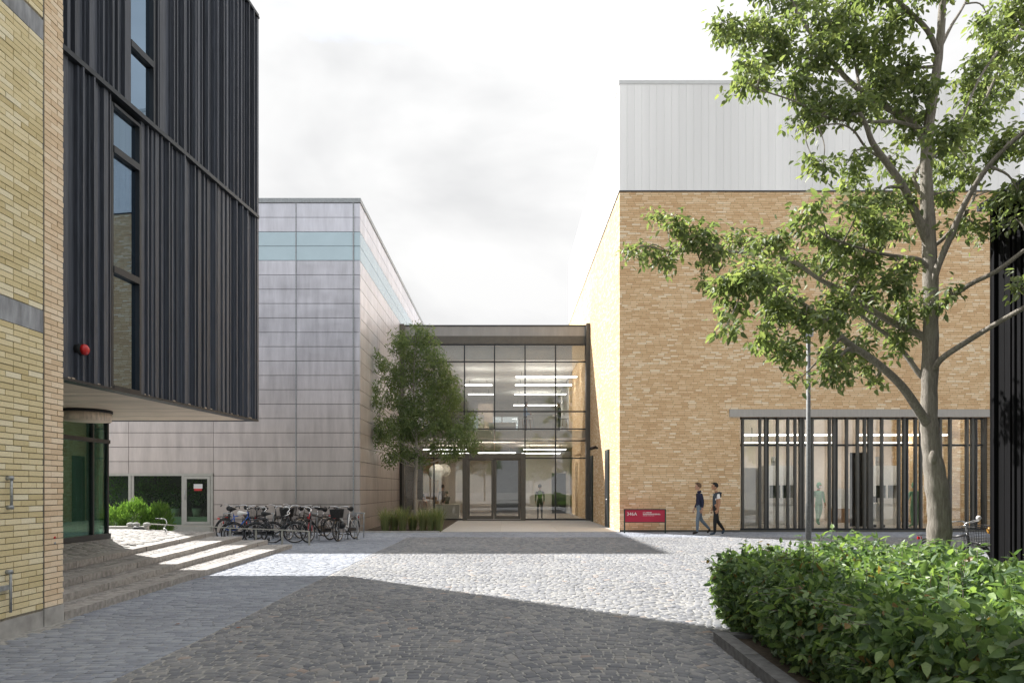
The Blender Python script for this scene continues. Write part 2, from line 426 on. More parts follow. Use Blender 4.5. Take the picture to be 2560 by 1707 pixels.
def lay(parent, piece, rest, cs, ex, ey, mat, top=0.0, base=-.03, nparts=300, surf=None, **kw):
    V, fs = stone_arrays(cs, ex, ey, top, base, **kw)
    if surf is not None:
        for k in range(V.shape[1]): V[:,k,2] += np.array([surf(a, b) for a, b in V[:,k,:2]])
    # the pieces that show largest, nearest inside the picture, become parts of their own
    x, y = cs[:,0], cs[:,1]
    vis = (y > .9) & (np.abs(x/np.maximum(y,.1)) < .74) & ((EYE-(top[:,0] if hasattr(top,'shape') else top))/np.maximum(y,.1) < .284)
    size = np.where(vis, 1/np.maximum(y,.1), 0)
    order = np.argsort(-size); near = order[:nparts]; near = near[size[near] > 0]
    mask = np.ones(len(cs), bool); mask[near] = False
    plo = parent_loc(parent)
    for i in near:
        Vi = V[i] - np.array([cs[i,0], cs[i,1], 0])
        me = quad_mesh(piece, Vi[None], fs, mat)
        o = bpy.data.objects.new(piece, me); COL.objects.link(o); o.parent = parent
        o.location = (cs[i,0]-plo.x, cs[i,1]-plo.y, -plo.z)
    me = quad_mesh(rest, V[mask]-np.array([plo.x,plo.y,plo.z]), fs, mat)
    o = bpy.data.objects.new(rest, me); COL.objects.link(o); o.parent = parent; o['kind'] = 'stuff'
    return o
def bound(Y): return -3.29 + .02*math.sin(Y)                     # line where the clinkers meet the cobbles
# cobbles in shallow arcs
cs, ex, ey = [], [], []
per = 1.7
for r in range(-10, 235):
    y0 = 3.2 + r*.092; x = -5.0 + rnd.random()*.1
    while x < 16:
        wd = rnd.uniform(.075, .135)
        xc = x + wd/2; ph = (xc/per) % 1.0
        yy = y0 + .33*(1-(2*ph-1)**2) + .03*math.sin(xc*2.3+y0*1.3); sl = -.33*4*(2*ph-1)/per
        xl_ = bound(yy)+.012
        if xc-wd/2 < xl_ < xc+wd/2-.03: wd2 = xc+wd/2-xl_; xc2 = xl_+wd2/2
        else: wd2, xc2 = wd, xc
        if xc2-wd2/2 >= xl_-1e-6 and 3.0 < yy < 22.6 and not (xc > 2.45 and yy < 7.0) and not (xc > 7.3 and yy < 10.7):
            hy = .092/2-.0065
            cs.append((xc2, yy)); ex.append(((wd2/2-.006), (wd2/2-.006)*sl)); ey.append((-hy*sl*.5, hy))
        x += wd
lay(plaza, 'cobblestone', 'cobblestones', np.array(cs), np.array(ex), np.array(ey), M['granite'], jit=.009, bev=.011)
# clinkers: the strip beside the steps, the yard with the bicycles, the band along the facades
cs, ex, ey = [], [], []
for r in range(0, 330):
    y0 = 3.4 + r*.0675; x = -17.5 + rnd.random()*.2
    while x < 17.8:
        wd = rnd.uniform(.13, .2); xc = x+wd/2; x += wd
        yy = y0 + .012*math.sin(xc*1.7+y0*.5)
        if yy > 25.24: continue
        if yy <= 22.6 and xc-wd/2 < bound(yy)-.05 < xc+wd/2: w3 = bound(yy)-(xc-wd/2); xc = bound(yy)-w3/2; wd = w3
        if yy > 22.6 or xc+wd/2 < bound(yy)+.001:
            if xc < -5.2 and yy < 8.4: continue
            if xc < -5.75 and yy < 17.5: continue
            if xc < -6.6 and yy < 18.6: continue
            if yy > 25.0-.05 and xc < -2.4: continue
            if xc < -14.8: continue
            cs.append((xc, yy)); ex.append((wd/2-.005, .003)); ey.append((0, .0675/2-.0045))
lay(plaza, 'clinker_brick', 'clinker_bricks', np.array(cs), np.array(ex), np.array(ey), M['clinker'], jit=.004, bev=.007, nparts=260)

# entrance slabs between silver wall and brick wall
es = MB().box(-2.45, 4.17, 25.3, 34.45, -.03, -.012); ent = struct('entrance_pavement', es, M['joint'])
nx, ny = 3, 5
for i in range(nx):
    for j in range(ny):
        x0 = -2.45 + i*6.62/nx; x1 = x0+6.62/nx-.01; y0 = 25.3+j*9.15/ny; y1 = y0+9.15/ny-.01
        MB().box(x0, x1, y0, y1, -.01, .012).build('paving_slab', M['slab'], ent)
MB().box(-5.37, -2.46, 25.05, 34.4, -.03, .03).build('planting_bed', M['soil'])['kind'] = 'structure'
MB().box(-5.37, -2.46, 24.98, 25.05, -.03, .05).build('bed_edging', M['concrete'])['kind'] = 'structure'

# ------------------------------------------------------------------ steps and terrace
L = [(-5.39,8.32),(-5.82,8.32),(-6.15,8.32),(-6.72,8.32)]
R = [(-5.79,18.44),(-6.56,18.73),(-7.26,18.75),(-8.18,19.2)]
RISE = .10; CB = (-9.35, 17.6)
steps = thing('terrace_steps', 'four long granite edged steps up to the paved terrace under the black box', 'steps', (-5.4, 12, 0), kind='structure')
def lerp(a, b, t): return (a[0]+(b[0]-a[0])*t, a[1]+(b[1]-a[1])*t)
def edge(i, y): return lerp(L[i], R[i], (y-8.32)/(R[i][1]-8.32))[0]
NOSE = .24
def edge4(y):
    """right limit of the terrace paving behind the top slab"""
    if y > CB[1]: return None
    return edge(3, y)-NOSE
def terrace_z(x, y):
    e = edge(3, y)-NOSE; wd = max(.6, e+8.4) if y < 14.6 else 1.2
    return .4 + .165*min(1, max(0, (e-x)/wd))
for i in range(4):
    z0, z1 = (-.03 if i == 0 else RISE*i-.02), RISE*(i+1)
    a, b = L[i], R[i]
    ai, bi = (a[0]-NOSE, a[1]), (b[0]-NOSE, b[1]-.03)
    inner = [(-16,8.32), ai, bi, CB, (-16,CB[1])]
    MB().prism(inner, z0, z1-.03).build('tread_bed', M['joint'], steps)
    n = 11
    for k in range(n):
        p0, p1 = lerp(a,b,k/n+.0006), lerp(a,b,(k+1)/n-.0006); q0, q1 = lerp(ai,bi,k/n+.0006), lerp(ai,bi,(k+1)/n-.0006)
        dz = rnd.uniform(-.004,.004); dx = rnd.uniform(-.008,.008)
        MB().prism([(p0[0]+dx,p0[1]),(p1[0]+dx,p1[1]),q1,q0], z0, z1+dz).build('step_slab', M['stepstone'], steps)
# the terrace bed rises gently towards the glass
tb = MB(); ysr = [8.32+k*.58 for k in range(17)]; offs = [0,.3,.6,.9,1.2]
for ya, yb in zip(ysr[:-1], ysr[1:]):
    yb = min(yb, CB[1])
    for o0, o1 in list(zip(offs[:-1], offs[1:]))+[(1.2, None)]:
        xa0, xb0 = edge(3,ya)-NOSE-o0, edge(3,yb)-NOSE-o0
        xa1, xb1 = (-16, -16) if o1 is None else (edge(3,ya)-NOSE-o1, edge(3,yb)-NOSE-o1)
        tb.add([(xa0,ya,terrace_z(xa0,ya)-.012),(xb0,yb,terrace_z(xb0,yb)-.012),(xb1,yb,terrace_z(xb1,yb)-.012),(xa1,ya,terrace_z(xa1,ya)-.012)], [(0,1,2,3)])
tb.build('terrace_bed', M['joint'], steps)
for i in range(4):
    cs, ex, ey, tops = [], [], [], []
    if i < 3:
        y = 8.36
        while y < R[i][1]-.08:
            x0 = edge(i,y)-NOSE; x1 = edge(i+1,y); gap = x0-x1; nrow = max(1, round(gap/.12)); wd = gap/nrow
            for j in range(nrow):
                cs.append((x0-wd*(j+.5), y)); ex.append((wd/2-.006,.0)); ey.append((0,.036)); tops.append(RISE*(i+1))
            y += .08
    else:
        y = 8.4
        while y < 19.1:
            x = -6.6+rnd.random()*.1
            while x > -14.6:
                wd = rnd.uniform(.14,.22); xc = x-wd/2; x -= wd
                if xc+wd/2 > edge(3,y)-NOSE-.003: continue
                if y > CB[1]-.02 and (y-CB[1])/(R[3][1]-CB[1]) > (xc-wd/2-CB[0])/(R[3][0]-NOSE-CB[0]): continue
                if xc < -14.4: continue
                cs.append((xc,y)); ex.append((wd/2-.007,.004)); ey.append((0,.046)); tops.append(0.0)
            y += .105
    tops = np.array(tops)[:,None]
    lay(steps, 'sett', 'setts', np.array(cs), np.array(ex), np.array(ey), M['sett'], top=tops, base=tops-.05, nparts=40 if i < 3 else 120, surf=terrace_z if i == 3 else None, jit=.005, bev=.008)
MB().box(-16, -9.3, CB[1]-.02, CB[1]+.16, -.03, .63).build('terrace_kerb', M['concrete_light'], steps)

# ------------------------------------------------------------------ left brick wall
WX, WY = -5.4, 8.31
lw = thing('yellow_brick_wall', 'yellow brick wall with grey concrete bands at the left edge', 'wall', (WX, WY-2, 0))
MB().box(WX-.4, WX-.012, -3, WY-.012, .18, 13).build('wall_core', M['mortar'], lw)
MB().box(WX-.42, WX+.0, -3, WY-.36, -.03, .18).build('plinth', M['concrete'], lw)
MB().box(WX-.42, WX+.012, WY-.35, WY, -.03, .20).build('plinth', M['concrete'], lw)
YJ = WY-.35
me_b = unit_box('brick', M['brick_yellow'], .0); me_p = unit_box('brick', M['brick_pink'], .0)
for e in (me_b, me_p):
    pass
course = .0667
zb1 = (ZV(833, 7.96), ZV(778, 7.96)); zb2 = (ZV(103, 7.96), ZV(54, 7.96))
cand = []
r = 0; z = .205
while z < 12.9:
    inb = (zb1[0]-.03 < z < zb1[1]-.03) or (zb2[0]-.03 < z < zb2[1]-.03)
    # stretchers and headers
    y = YJ-.012
    first = [.12,.24,.12,.24][r % 4] if r % 2 else .24
    pat = [first, .24, .24, .12] if r % 3 else [.12, .24, .24, .24]
    if not inb:
        k = 0
        while y > 5.9:
            ln = pat[k % 4]; cand.append((y-ln/2, z+course/2, ln-.011, 0, me_b)); y -= ln; k += 1
    # the return bay beside the joint
    if r % 2: cand += [(YJ+.012+.056, z+course/2, .107, 1, me_p), (YJ+.012+.115+.108, z+course/2, .215, 1, me_p)]
    else: cand += [(YJ+.012+.112, z+course/2, .215, 1, me_p), (YJ+.012+.23+.054, z+course/2, .1, 1, me_p)]
    z += course; r += 1
def score(c):
    y, zz = c[0], c[1]
    u = 1267+F*WX/y; v = 1221-F*(zz-EYE)/y
    return (1/y if (u > -20 and -10 < v < 1700) else 0) * (1+.02*rnd.random()) - abs(v-1100)*2e-5
cand.sort(key=score, reverse=True)
for c in cand[:300]:
    pr = .003+rnd.uniform(-.003,.004)
    link_mesh('brick', c[4], lw, (WX-.03+pr, c[0], c[1]), (0,0,rnd.uniform(-.006,.006)), (.06, c[2], course-.0105))
for nm, sel, mt in (('bricks', me_b, M['brick_yellow']), ('bricks', me_p, M['brick_pink'])):
    b = MB()
    for c in cand[300:]:
        if c[4] is sel:
            pr = .003+rnd.uniform(-.003,.004)
            b.box(WX-.06, WX+pr, c[0]-c[2]/2, c[0]+c[2]/2, c[1]-(course-.0105)/2, c[1]+(course-.0105)/2)
    b.build(nm, mt, lw, kind='stuff')
for zb in (zb1, zb2): MB().box(WX-.3, WX+.004, 5.4, YJ-.012, zb[0], zb[1]).build('concrete_band', M['band'], lw)
MB().box(WX-.1, WX-.004, YJ-.011, YJ+.011, .2, 13).build('joint_strip', M['greymetal'], lw)
# bar brackets fixed to the wall
for (u, v0, v1, lab) in ((17, 1190, 1272, 'short galvanised bar bracket on the yellow brick wall at eye height'),
                         (15, 1424, 1530, 'galvanised gate stay bar low on the yellow brick wall')):
    y = WX*F/(u-1267); z0, z1 = ZV(v1,y), ZV(v0,y)
    t = thing('wall_bracket', lab, 'bracket', (WX, y, z0))
    MB().tube([(WX+.05,y,z0),(WX+.05,y,z1)], .014, 8).build('bar', M['galv'], t)
    MB().tube([(WX-.01,y,z1-.02),(WX+.065,y,z1-.02)], .024, 10).build('mount', M['galv'], t)
    b = MB()
    if v0 < 1300: b.tube([(WX-.01,y,z0+.02),(WX+.065,y,z0+.02)], .024, 10)
    else: b.box(WX, WX+.05, y-.16, y+.01, (z0+z1)/2+.02, (z0+z1)/2+.07)
    b.build('mount', M['galv'], t)
for v in (1343, 1357):
    y = WX*F/(136-1267); z = ZV(v, y)
    MBt = MB().tube([(WX-.01,y,z),(WX+.012,y,z)], .014, 10)
    tag(MBt.build('wall_plug', M['red'] if v == 1343 else M['galv']), 'small red brown wall plug on the pale brick bay' if v == 1343 else 'small grey wall plug below the red one on the pale brick', 'wall plug')

# ------------------------------------------------------------------ black timber box
YC = 14.5; XC = (639-1267)/F*YC; DR = .093
def fx(Y): return XC - DR*(YC-Y)                    # facade plane X at depth Y
def fY(u): r_ = (u-1267)/F; return (XC-DR*YC)/(r_-DR) if False else (XC - DR*YC)/(r_ - DR)
zs = ZV(1051, YC); zl = ZV(541, YC); zt = ZV(38, YC)
bb = thing('black_timber_building', 'black vertical timber clad building box projecting over the terrace', 'building', (XC, YC, zs))
Y0 = 7.6
def seg(b, ya, yb, o0, o1, z0, z1):
    """slab standing on the slanted facade between depths ya..yb, from offset o0 to o1 outwards"""
    b.prism([(fx(ya)+o0,ya),(fx(yb)+o0,yb),(fx(yb)+o1,yb),(fx(ya)+o1,ya)], z0, z1)
core = MB().prism([(-16,Y0),(fx(Y0)-.14,Y0),(fx(YC)-.14,YC),(-16,YC)], zs+.06, zt-.02)
core.build('box_core', M['dark'], bb)
# windows: (u0,u1, list of v at u0 for frame lines, ztop, zbottom)
W1 = (fY(258*Q), fY(325*Q)); W2 = (fY(298*Q), fY(357*Q))
def board_run(z0, z1, gap, seed):
    r2 = random.Random(seed); y = YC; prev = 0
    while y > Y0:
        wd = r2.choice([.07,.09,.10,.12,.14,.16,.19])
        dep = r2.choice([0,.04,.02,.05,.03])
        while abs(dep-prev) < .015: dep = r2.choice([0,.04,.02,.05,.03])
        prev = dep
        ya, yb = y-wd+.006, y
        if gap[0]-.03 < (ya+yb)/2 < gap[1]+.03 or (ya < gap[0] < yb):
            if yb > gap[1]: ya = gap[1]+.005
            elif ya < gap[0] and yb > gap[0]: yb = gap[0]-.005
            else: y -= wd; continue
        if yb-ya > .02:
            b = MB(); seg(b, ya, yb, -.14, dep-.03, z0, z1)
            if wd > .1 and r2.random() < .8:
                yy = ya+r2.uniform(.02,.04); seg(b, yy, yy+.028, dep-.03, dep+.015, z0, z1)
            b.build('board', M['blackwood'], bb)
        y -= wd
board_run(zl+.03, zt-.03, (W2[0], W2[1]), 3)
board_run(zs+.02, zl-.05, (W1[0], W1[1]), 5)
b = MB(); seg(b, Y0, YC+.02, -.14, .07, zl-.045, zl+.025); b.build('ledge', M['darkmetal'], bb)
b = MB(); seg(b, Y0, YC+.03, -.14, .06, zt-.03, zt+.03); b.build('coping', M['darkmetal'], bb)
b = MB(); seg(b, Y0, YC+.02, -.14, .05, zs-.015, zs+.018); b.build('drip_edge', M['darkmetal'], bb)
MB().box(-16, XC+.03, YC+.0, YC+.1, zs-.01, zt).build('rear_wall', M['blackwood'], bb)
MB().prism([(-16,Y0),(fx(Y0),Y0),(fx(YC)+.05,YC+.1),(-16,YC+.1)], zt-.02, zt+.02).build('roof', M['darkmetal'], bb)
def zat(v, u): return ZV(v*Q, fY(u*Q))
def win(y0, y1, z0, z1, bars):
    wt = bpy.data.objects.new('window', None); COL.objects.link(wt); wt.parent = bb
    wt.location = Vector((fx((y0+y1)/2), (y0+y1)/2, z0)) - bb.location
    t = .045
    f = MB(); seg(f, y0, y0+t, -.12, -.01, z0, z1); seg(f, y1-t, y1, -.12, .0, z0, z1)
    seg(f, y0+t, y1-t, -.12, .0, z0, z0+t*1.3); seg(f, y0+t, y1-t, -.12, .0, z1-t, z1)
    for zz in bars: seg(f, y0+t, y1-t, -.12, -.0, zz-.05, zz+.05)
    f.build('frame', M['darkmetal'], wt)
    zs_ = [z0+t*1.3] + [q for zz in bars for q in (zz-.05, zz+.05)] + [z1-t]
    for k in range(0, len(zs_), 2):
        p = MB(); seg(p, y0+t, y1-t, -.075, -.068, zs_[k], zs_[k+1]); p.build('pane', M['glass_dark'], wt)
win(W1[0], W1[1], zat(892,258), zat(232,258), [zat(338,258), zat(615,258)])
win(W2[0], W2[1], zl+.03, zt-.4, [zat(93,298)])
# soffit boards
y = 8.0
while y < YC-.05:
    wd = .196; x1 = fx(y+wd/2)-.02
    MB().box(-15.6, x1, y, min(y+wd-.006, YC+.05), zs-.0, zs+.05).build('soffit_board', M['soffit'], bb)
    y += wd
# the rear edge lip is covered by the last board; round ceiling drum
dm = thing('ceiling_drum', 'round pale drum fixture under the soffit beside the brick corner', 'ceiling fixture', (-7.75, 12.6, zs-.3))
MB().tube([(-7.75,12.6,zs-.05),(-7.75,12.6,zs-.2)], [.40,.40], 32).build('drum', M['soffit'], dm)
MB().tube([(-7.75,12.6,zs-.001),(-7.75,12.6,zs-.05)], [.42,.42], 32).build('neck', M['dark'], dm)
# red alarm bell
yb_ = fY(199); zb_ = ZV(803*Q, yb_)
t = thing('alarm_bell', 'small round red alarm bell on the black boards near the brick corner', 'alarm', (fx(yb_), yb_, zb_))
MB().tube([(fx(yb_)-.03,yb_,zb_),(fx(yb_)+.05,yb_,zb_)], .085, 18).build('back_box', M['dark'], t)
MB().tube([(fx(yb_)+.05,yb_,zb_),(fx(yb_)+.09,yb_,zb_),(fx(yb_)+.12,yb_,zb_)], [.075,.072,.035], 18).build('dome', M['red'], t)

# ------------------------------------------------------------------ glass entrance under the box
GX, GY = -8.40, 14.40
gz0, gz1 = .575, zs-.01
gl = thing('glass_vestibule', 'green tinted glass front under the black box beside the terrace', 'glass wall', (GX, GY, gz0))
my = GX*F/(240-1267)
for yy, wd in ((8.6,.05),(10.2,.05),(11.8,.05),(my-.07,.05),(GY,.05)): MB().box(GX-.06, GX+.01, yy-wd, yy, gz0, gz1).build('mullion', M['darkmetal'], gl)
ztr = ZV(1103, GY)
MB().box(GX-.078, GX+.028, 8.6, GY+.02, ztr-.05, ztr+.03).build('transom', M['darkmetal'], gl)
MB().box(GX-.1, GX+.04, 8.6, GY+.02, gz0-.02, gz0+.09).build('sill', M['darkmetal'], gl)
MB().box(GX-.1, GX+.03, 8.6, GY+.02, gz1-.06, gz1-.001).build('head_rail', M['darkmetal'], gl)
ys = [8.6,10.2,11.8,my-.07,GY]
for a, c in zip(ys[:-1], ys[1:]):
    MB().box(GX-.04, GX-.03, a, c-.05, gz0+.09, ztr-.05).build('pane', M['glass_green'], gl)
    MB().box(GX-.04, GX-.03, a, c-.05, ztr+.03, gz1-.06).build('pane', M['glass_green'], gl)
MB().box(-12.5, GX-.1, GY-.06, GY, gz0, gz1-.002).build('rear_panel', M['glass_green'], gl)
c_ = MB()
pts = [(GX-.17+.04*math.sin(i*1.25), 12.2+i*.03) for i in range(0, 72)]
for p, q in zip(pts[:-1], pts[1:]): c_.prism([p, q, (q[0]-.01,q[1]), (p[0]-.01,p[1])], gz0+.02, gz1-.1)
c_.build('curtain', M['curtain'], gl)
MB().box(-14.5, -11.8, 8.4, 14.25, gz0, gz1-.03).build('interior_core', M['wall_grey'], gl)
MB().box(-14.5, GX-.1, 8.4, 14.25, gz0-.02, gz0+.01).build('interior_floor', M['floor_in'], gl)

# ------------------------------------------------------------------ silver building
SX, SY = -5.375, 25.0
H0 = .025; RH = (12.18-1.15)/21
zrow = lambda k: 12.05 - k*RH     # top of row k
sb = thing('silver_clad_building', 'silver grey building clad in long metal panels behind the bicycles', 'building', (-10, 25, 0))
XJ = [-16.8, XU(295*Q,25), XU(490*Q,25), XU(680*Q,25), XU(812*Q,25), SX]
# body with an opening for the strip window and the door (left part of the front)
wx0, wx1 = -16.5, XU(487*Q,25); wz1 = ZV(1088*Q,25)
MB().box(-17, SX-.05, 25.06, 46, wz1, 12.02).box(wx1, SX-.05, 25.06, 46, -.03, wz1).box(-17, wx1, 29, 46, -.03, wz1).build('core', M['dark'], sb)
for k in range(23):
    z1 = zrow(k); z0 = max(zrow(k+1), -.0)
    if z1 < .1: break
    for i in range(5):
        x0, x1 = XJ[i], XJ[i+1]
        if z1 <= wz1+.3 and x1 <= wx1+.1: continue
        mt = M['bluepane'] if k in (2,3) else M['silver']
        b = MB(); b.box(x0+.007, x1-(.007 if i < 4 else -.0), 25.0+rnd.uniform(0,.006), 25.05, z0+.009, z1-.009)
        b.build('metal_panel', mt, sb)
    YS = [25.06, 28.4, 31.8, 35.2, 38.6, 43.9]
    for j in range(5):
        if j >= 3 and z1 < 4: continue
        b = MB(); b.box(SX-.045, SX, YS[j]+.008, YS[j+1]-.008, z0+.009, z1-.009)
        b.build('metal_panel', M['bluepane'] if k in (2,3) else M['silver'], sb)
MB().box(-17, SX+.03, 24.97, 25.2, 12.06, 12.22).build('coping', M['galv'], sb)
MB().box(SX-.2, SX+.03, 25.2, 44, 12.06, 12.22).build('coping', M['galv'], sb)
MB().box(XJ[3]-.014, XJ[3]+.014, 24.975, 25.0, 1.1, 12.05).box(XJ[4]-.02, XJ[4]+.02, 24.955, 25.0, 0, 12.05).build('joint_profile', M['galv'], sb)
# shop window and door in the silver front
zf = .28
fr = MB()
ux = lambda x: XU(x*Q, 25)
for x in (236, 299, 421, 487): fr.box(ux(x)-.045, ux(x)+.045, 24.96, 25.06, zf, wz1)
fr.box(-16.5, wx1+.045, 24.95, 25.06, wz1-.07, wz1+.02).box(-16.5, wx1+.045, 24.95, 25.06, zf-.3, zf)
fr.box(ux(299)+.05, ux(308), 24.98, 25.05, zf, wz1-.07)
fr.build('window_frame', M['greyframe'], sb)
for a, c in ((200,299),(308,421)):
    MB().box(ux(a), ux(c)-.045, 25.02, 25.03, zf, wz1-.07).build('window_pane', M['glass_shop'], sb)
dr = bpy.data.objects.new('door', None); COL.objects.link(dr); dr.parent = sb; dr.location = Vector((ux(430),25,zf))-sb.location
d = MB(); x0, x1 = ux(421)+.05, ux(487)-.05
d.box(x0,x0+.1,24.94,24.99,zf+.02,wz1-.08).box(x1-.1,x1,24.94,24.99,zf+.02,wz1-.08).box(x0+.1,x1-.1,24.94,24.99,wz1-.18,wz1-.08).box(x0+.1,x1-.1,24.94,24.99,zf+.02,zf+.12)
d.build('door_frame', M['greyframe'], dr)
MB().box(x0+.1,x1-.1,24.96,24.97,zf+.12,wz1-.18).build('door_pane', M['glass_shop'], dr)
MB().tube([(x0+.05,24.9,1.2),(x0+.05,24.9,1.55)],.012,8).build('handle', M['steel'], dr)
n_ = MB(); n_.box(x0+.36,x0+.68,24.935,24.942,ZV(1129*Q,25)+.12,ZV(1111*Q,25)); n_.cur = 1; n_.box(x0+.38,x0+.66,24.93,24.942,ZV(1129*Q,25)+.04,ZV(1129*Q,25)+.12)
tag(n_.build('notice', [M['white'], M['red']]), 'white and red notice sheet on the glass door of the silver building', 'notice')
# room behind
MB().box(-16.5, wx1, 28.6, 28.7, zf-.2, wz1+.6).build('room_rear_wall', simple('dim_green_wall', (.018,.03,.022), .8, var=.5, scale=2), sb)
MB().box(-16.5, wx1, 25.1, 28.6, zf-.2, zf-.1).build('room_floor', M['floor_in'], sb)
MB().box(-16.5, wx1, 25.06, 25.6, zf-.1, zf+.28).build('radiator', M['wall_grey'], sb)

# ------------------------------------------------------------------ link building
LY = 34.5
LX = lambda x: (x-1164.1)/45.45; LZ = lambda y: 1.6+(1122-y)/45.45
lk = thing('glass_link_building', 'two storey glass fronted link between silver and brick buildings', 'building', (0, LY, 0))
top = LZ(747)
MB().box(-5.33, 4.14, LY+.12, 58, top-.5, top-.05).build('roof', M['wall_grey'], lk)
MB().box(-5.3, LX(1345), LY-.02, LY+.1, LZ(790), top-.06).build('fascia', M['fascia'], lk)
MB().box(-5.3, LX(1345), LY-.04, LY-.02, LZ(790), LZ(772)).build('fascia_trim', M['greymetal'], lk)
MB().box(-5.3, 4.17, LY-.06, LY+.2, top-.06, top).build('coping', M['darkmetal'], lk)
MB().box(LX(1345), 4.17, LY-.35, LY+.15, 0, top+.02).build('corner_post', M['greymetal'], lk)
MB().box(-5.37, LX(930), LY-.3, LY+.15, 0, top+.0).build('corner_post', M['greymetal'], lk)
MB().box(-5.36, LX(926), LY-.33, LY-.3, 0, 4.4).build('dark_strip', M['dark'], lk)
cols = [LX(930), LX(997), LX(1067), LX(1136), LX(1206), LX(1276), LX(1345)]
rows = [LZ(1193)-.02, LZ(1052), LZ(1012), LZ(985), LZ(945), LZ(831), LZ(792)]
for i, x in enumerate(cols[1:-1]):
    z0 = LZ(1042) if i in (1,) else 0
    if i == 2: z0 = LZ(1012)-.0; 
    if i == 2: z0 = LZ(985)
    MB().box(x-.03, x+.03, LY-.06, LY+.06, z0, rows[-1]+.03).build('mullion', M['darkmetal'], lk)
for k, z in enumerate(rows):
    if k == 0: continue
    xa, xb = cols[0], cols[-1]
    MB().box(xa, xb, LY-.045, LY+.05, z-.03, z+.03).build('transom', M['darkmetal'], lk)
MB().box(cols[0], LX(1064), LY-.07, LY+.07, 0, .09).build('sill', M['darkmetal'], lk)
MB().box(LX(1206), cols[-1], LY-.07, LY+.07, 0, .09).build('sill', M['darkmetal'], lk)
for i in range(6):
    for k in range(6):
        if k == 0 and i in (2,3): continue
        MB().box(cols[i]+.03, cols[i+1]-.03, LY-.004, LY+.004, rows[k]+.03, rows[k+1]-.03).build('pane', M['glass'], lk)
# entrance porch
pz = LZ(1042); pa, pb = LX(1064), LX(1206)
po = bpy.data.objects.new('entrance_porch', None); COL.objects.link(po); po.parent = lk; po.location = Vector(((pa+pb)/2, LY-.4, 0))-lk.location
py = LY-.55
MB().box(pa, pa+.22, py, LY-.08, 0, pz).box(pb-.22, pb, py, LY-.08, 0, pz).box(pa+.22, pb-.22, py, LY-.08, pz-.26, pz).box(pa+.22,pb-.22,py,LY-.08,0,.07).build('porch_frame', M['greymetal'], po)
xm = (pa+pb)/2
for a, c in ((pa+.24, xm-.01), (xm+.01, pb-.24)):
    d = MB(); z0, z1 = .09, pz-.28; t_ = .12
    d.box(a,a+t_,py+.04,py+.1,z0,z1).box(c-t_,c,py+.04,py+.1,z0,z1).box(a+t_,c-t_,py+.04,py+.1,z0,z0+.16).box(a+t_,c-t_,py+.04,py+.1,z1-.08,z1)
    d.build('door_leaf', M['greymetal'], po)
    MB().box(a+t_,c-t_,py+.065,py+.072,z0+.16,z1-.08).build('door_glass', M['glass'], po)
MB().box(pa+.24, pb-.24, py+.03, py+.1, .07, .088).build('threshold', M['steel'], po)
# interior
fl2 = LZ(985)
MB().box(-5.3, 4.1, LY+.3, 57, fl2-.42, fl2-.05).build('upper_floor', M['wall_warm'], lk)
MB().box(-5.3, 4.1, LY+.12, 57, -.02, .02).build('ground_floor', M['floor_in'], lk)
MB().box(-5.3, 4.1, LY+.3, 57, 8.95, 9.05).build('ceiling', M['wall_grey'], lk)
b = MB(); b.box(-5.3, 4.1, 57, 57.2, 0, fl2); b.box(-5.3,-3.2,57,57.2,fl2,9); b.box(1.0,4.3,57,57.2,fl2,9); b.box(-3.2,1.0,57,57.2,7.6,9); b.box(4.18,4.3,46.02,57,0,9.3); b.box(-5.4,-5.3,43.92,57,0,9.3)
b.build('rear_wall', M['wall_grey'], lk)
MB().box(-3.2, 1.0, 57.1, 57.12, fl2, 7.6).build('rear_pane', M['glass'], lk)
MB().box(-5.3, -.9, 46.5, 46.6, 0.02, fl2-.62).build('inner_wall', M['wall_warm'], lk)
MB().box(-1.9, -.9, 45, 45.1, fl2, 7.2).build('inner_wall', M['wall_warm'], lk)
MB().box(1.2, 4.1, 44, 44.15, .02, fl2-.62).build('inner_wall', M['wall_grey'], lk)
MB().box(2.9, 3.8, 43.94, 44, .02, 2.6).build('inner_door', M['dark'], lk)
MB().box(-4.9, -4.0, 40, 40.12, .02, 3.4).build('wood_panel', M['wood'], lk)
MB().box(-5.3, -1.2, 36.2, 36.26, fl2, fl2+.0+.9).build('balustrade', M['glass'], lk)
MB().box(-5.2, 4.0, LY+.32, LY+.42, rows[-1]-.7, rows[-1]).build('blind_box', M['wall_warm'], lk)
# white frame of the upper back window
b = MB()
for x in (-3.2,-1.8,-.4,1.0): b.box(x-.04,x+.04,57-.05,57,fl2,7.6)
b.box(-3.2,1.0,56.95,57,6.4,6.48); b.build('rear_window_frame', M['wall_grey'], lk)
def strip(x0, x1, y, z, lab, grp):
    t = thing('strip_light', lab, 'ceiling lamp', ((x0+x1)/2, y, z), 0, grp)
    MB().box(x0, x1, y-.16, y+.16, z-.012, z+.012).build('tube', M['strip'], t)
    MB().box(x0+.3, x0+.33, y-.01, y+.01, z+.01, z+.3).box(x1-.33, x1-.3, y-.01, y+.01, z+.01, z+.3).build('hanger', M['greymetal'], t)
for k, y in enumerate((38.8, 41.9, 46.0, 52.0)):
    strip(XU(1185*Q,38.8), XU(1325*Q,38.8), y, 7.95, ('frontmost','second','third','rearmost')[k]+' of the four long white ceiling lights at upper right behind the link glass', 'strip lights in the link building')
    if k in (1,2): strip(-2.6, -.9, y, 7.95, ('','nearer','farther')[k]+' of the two short ceiling lights at upper left behind the link glass', 'strip lights in the link building')
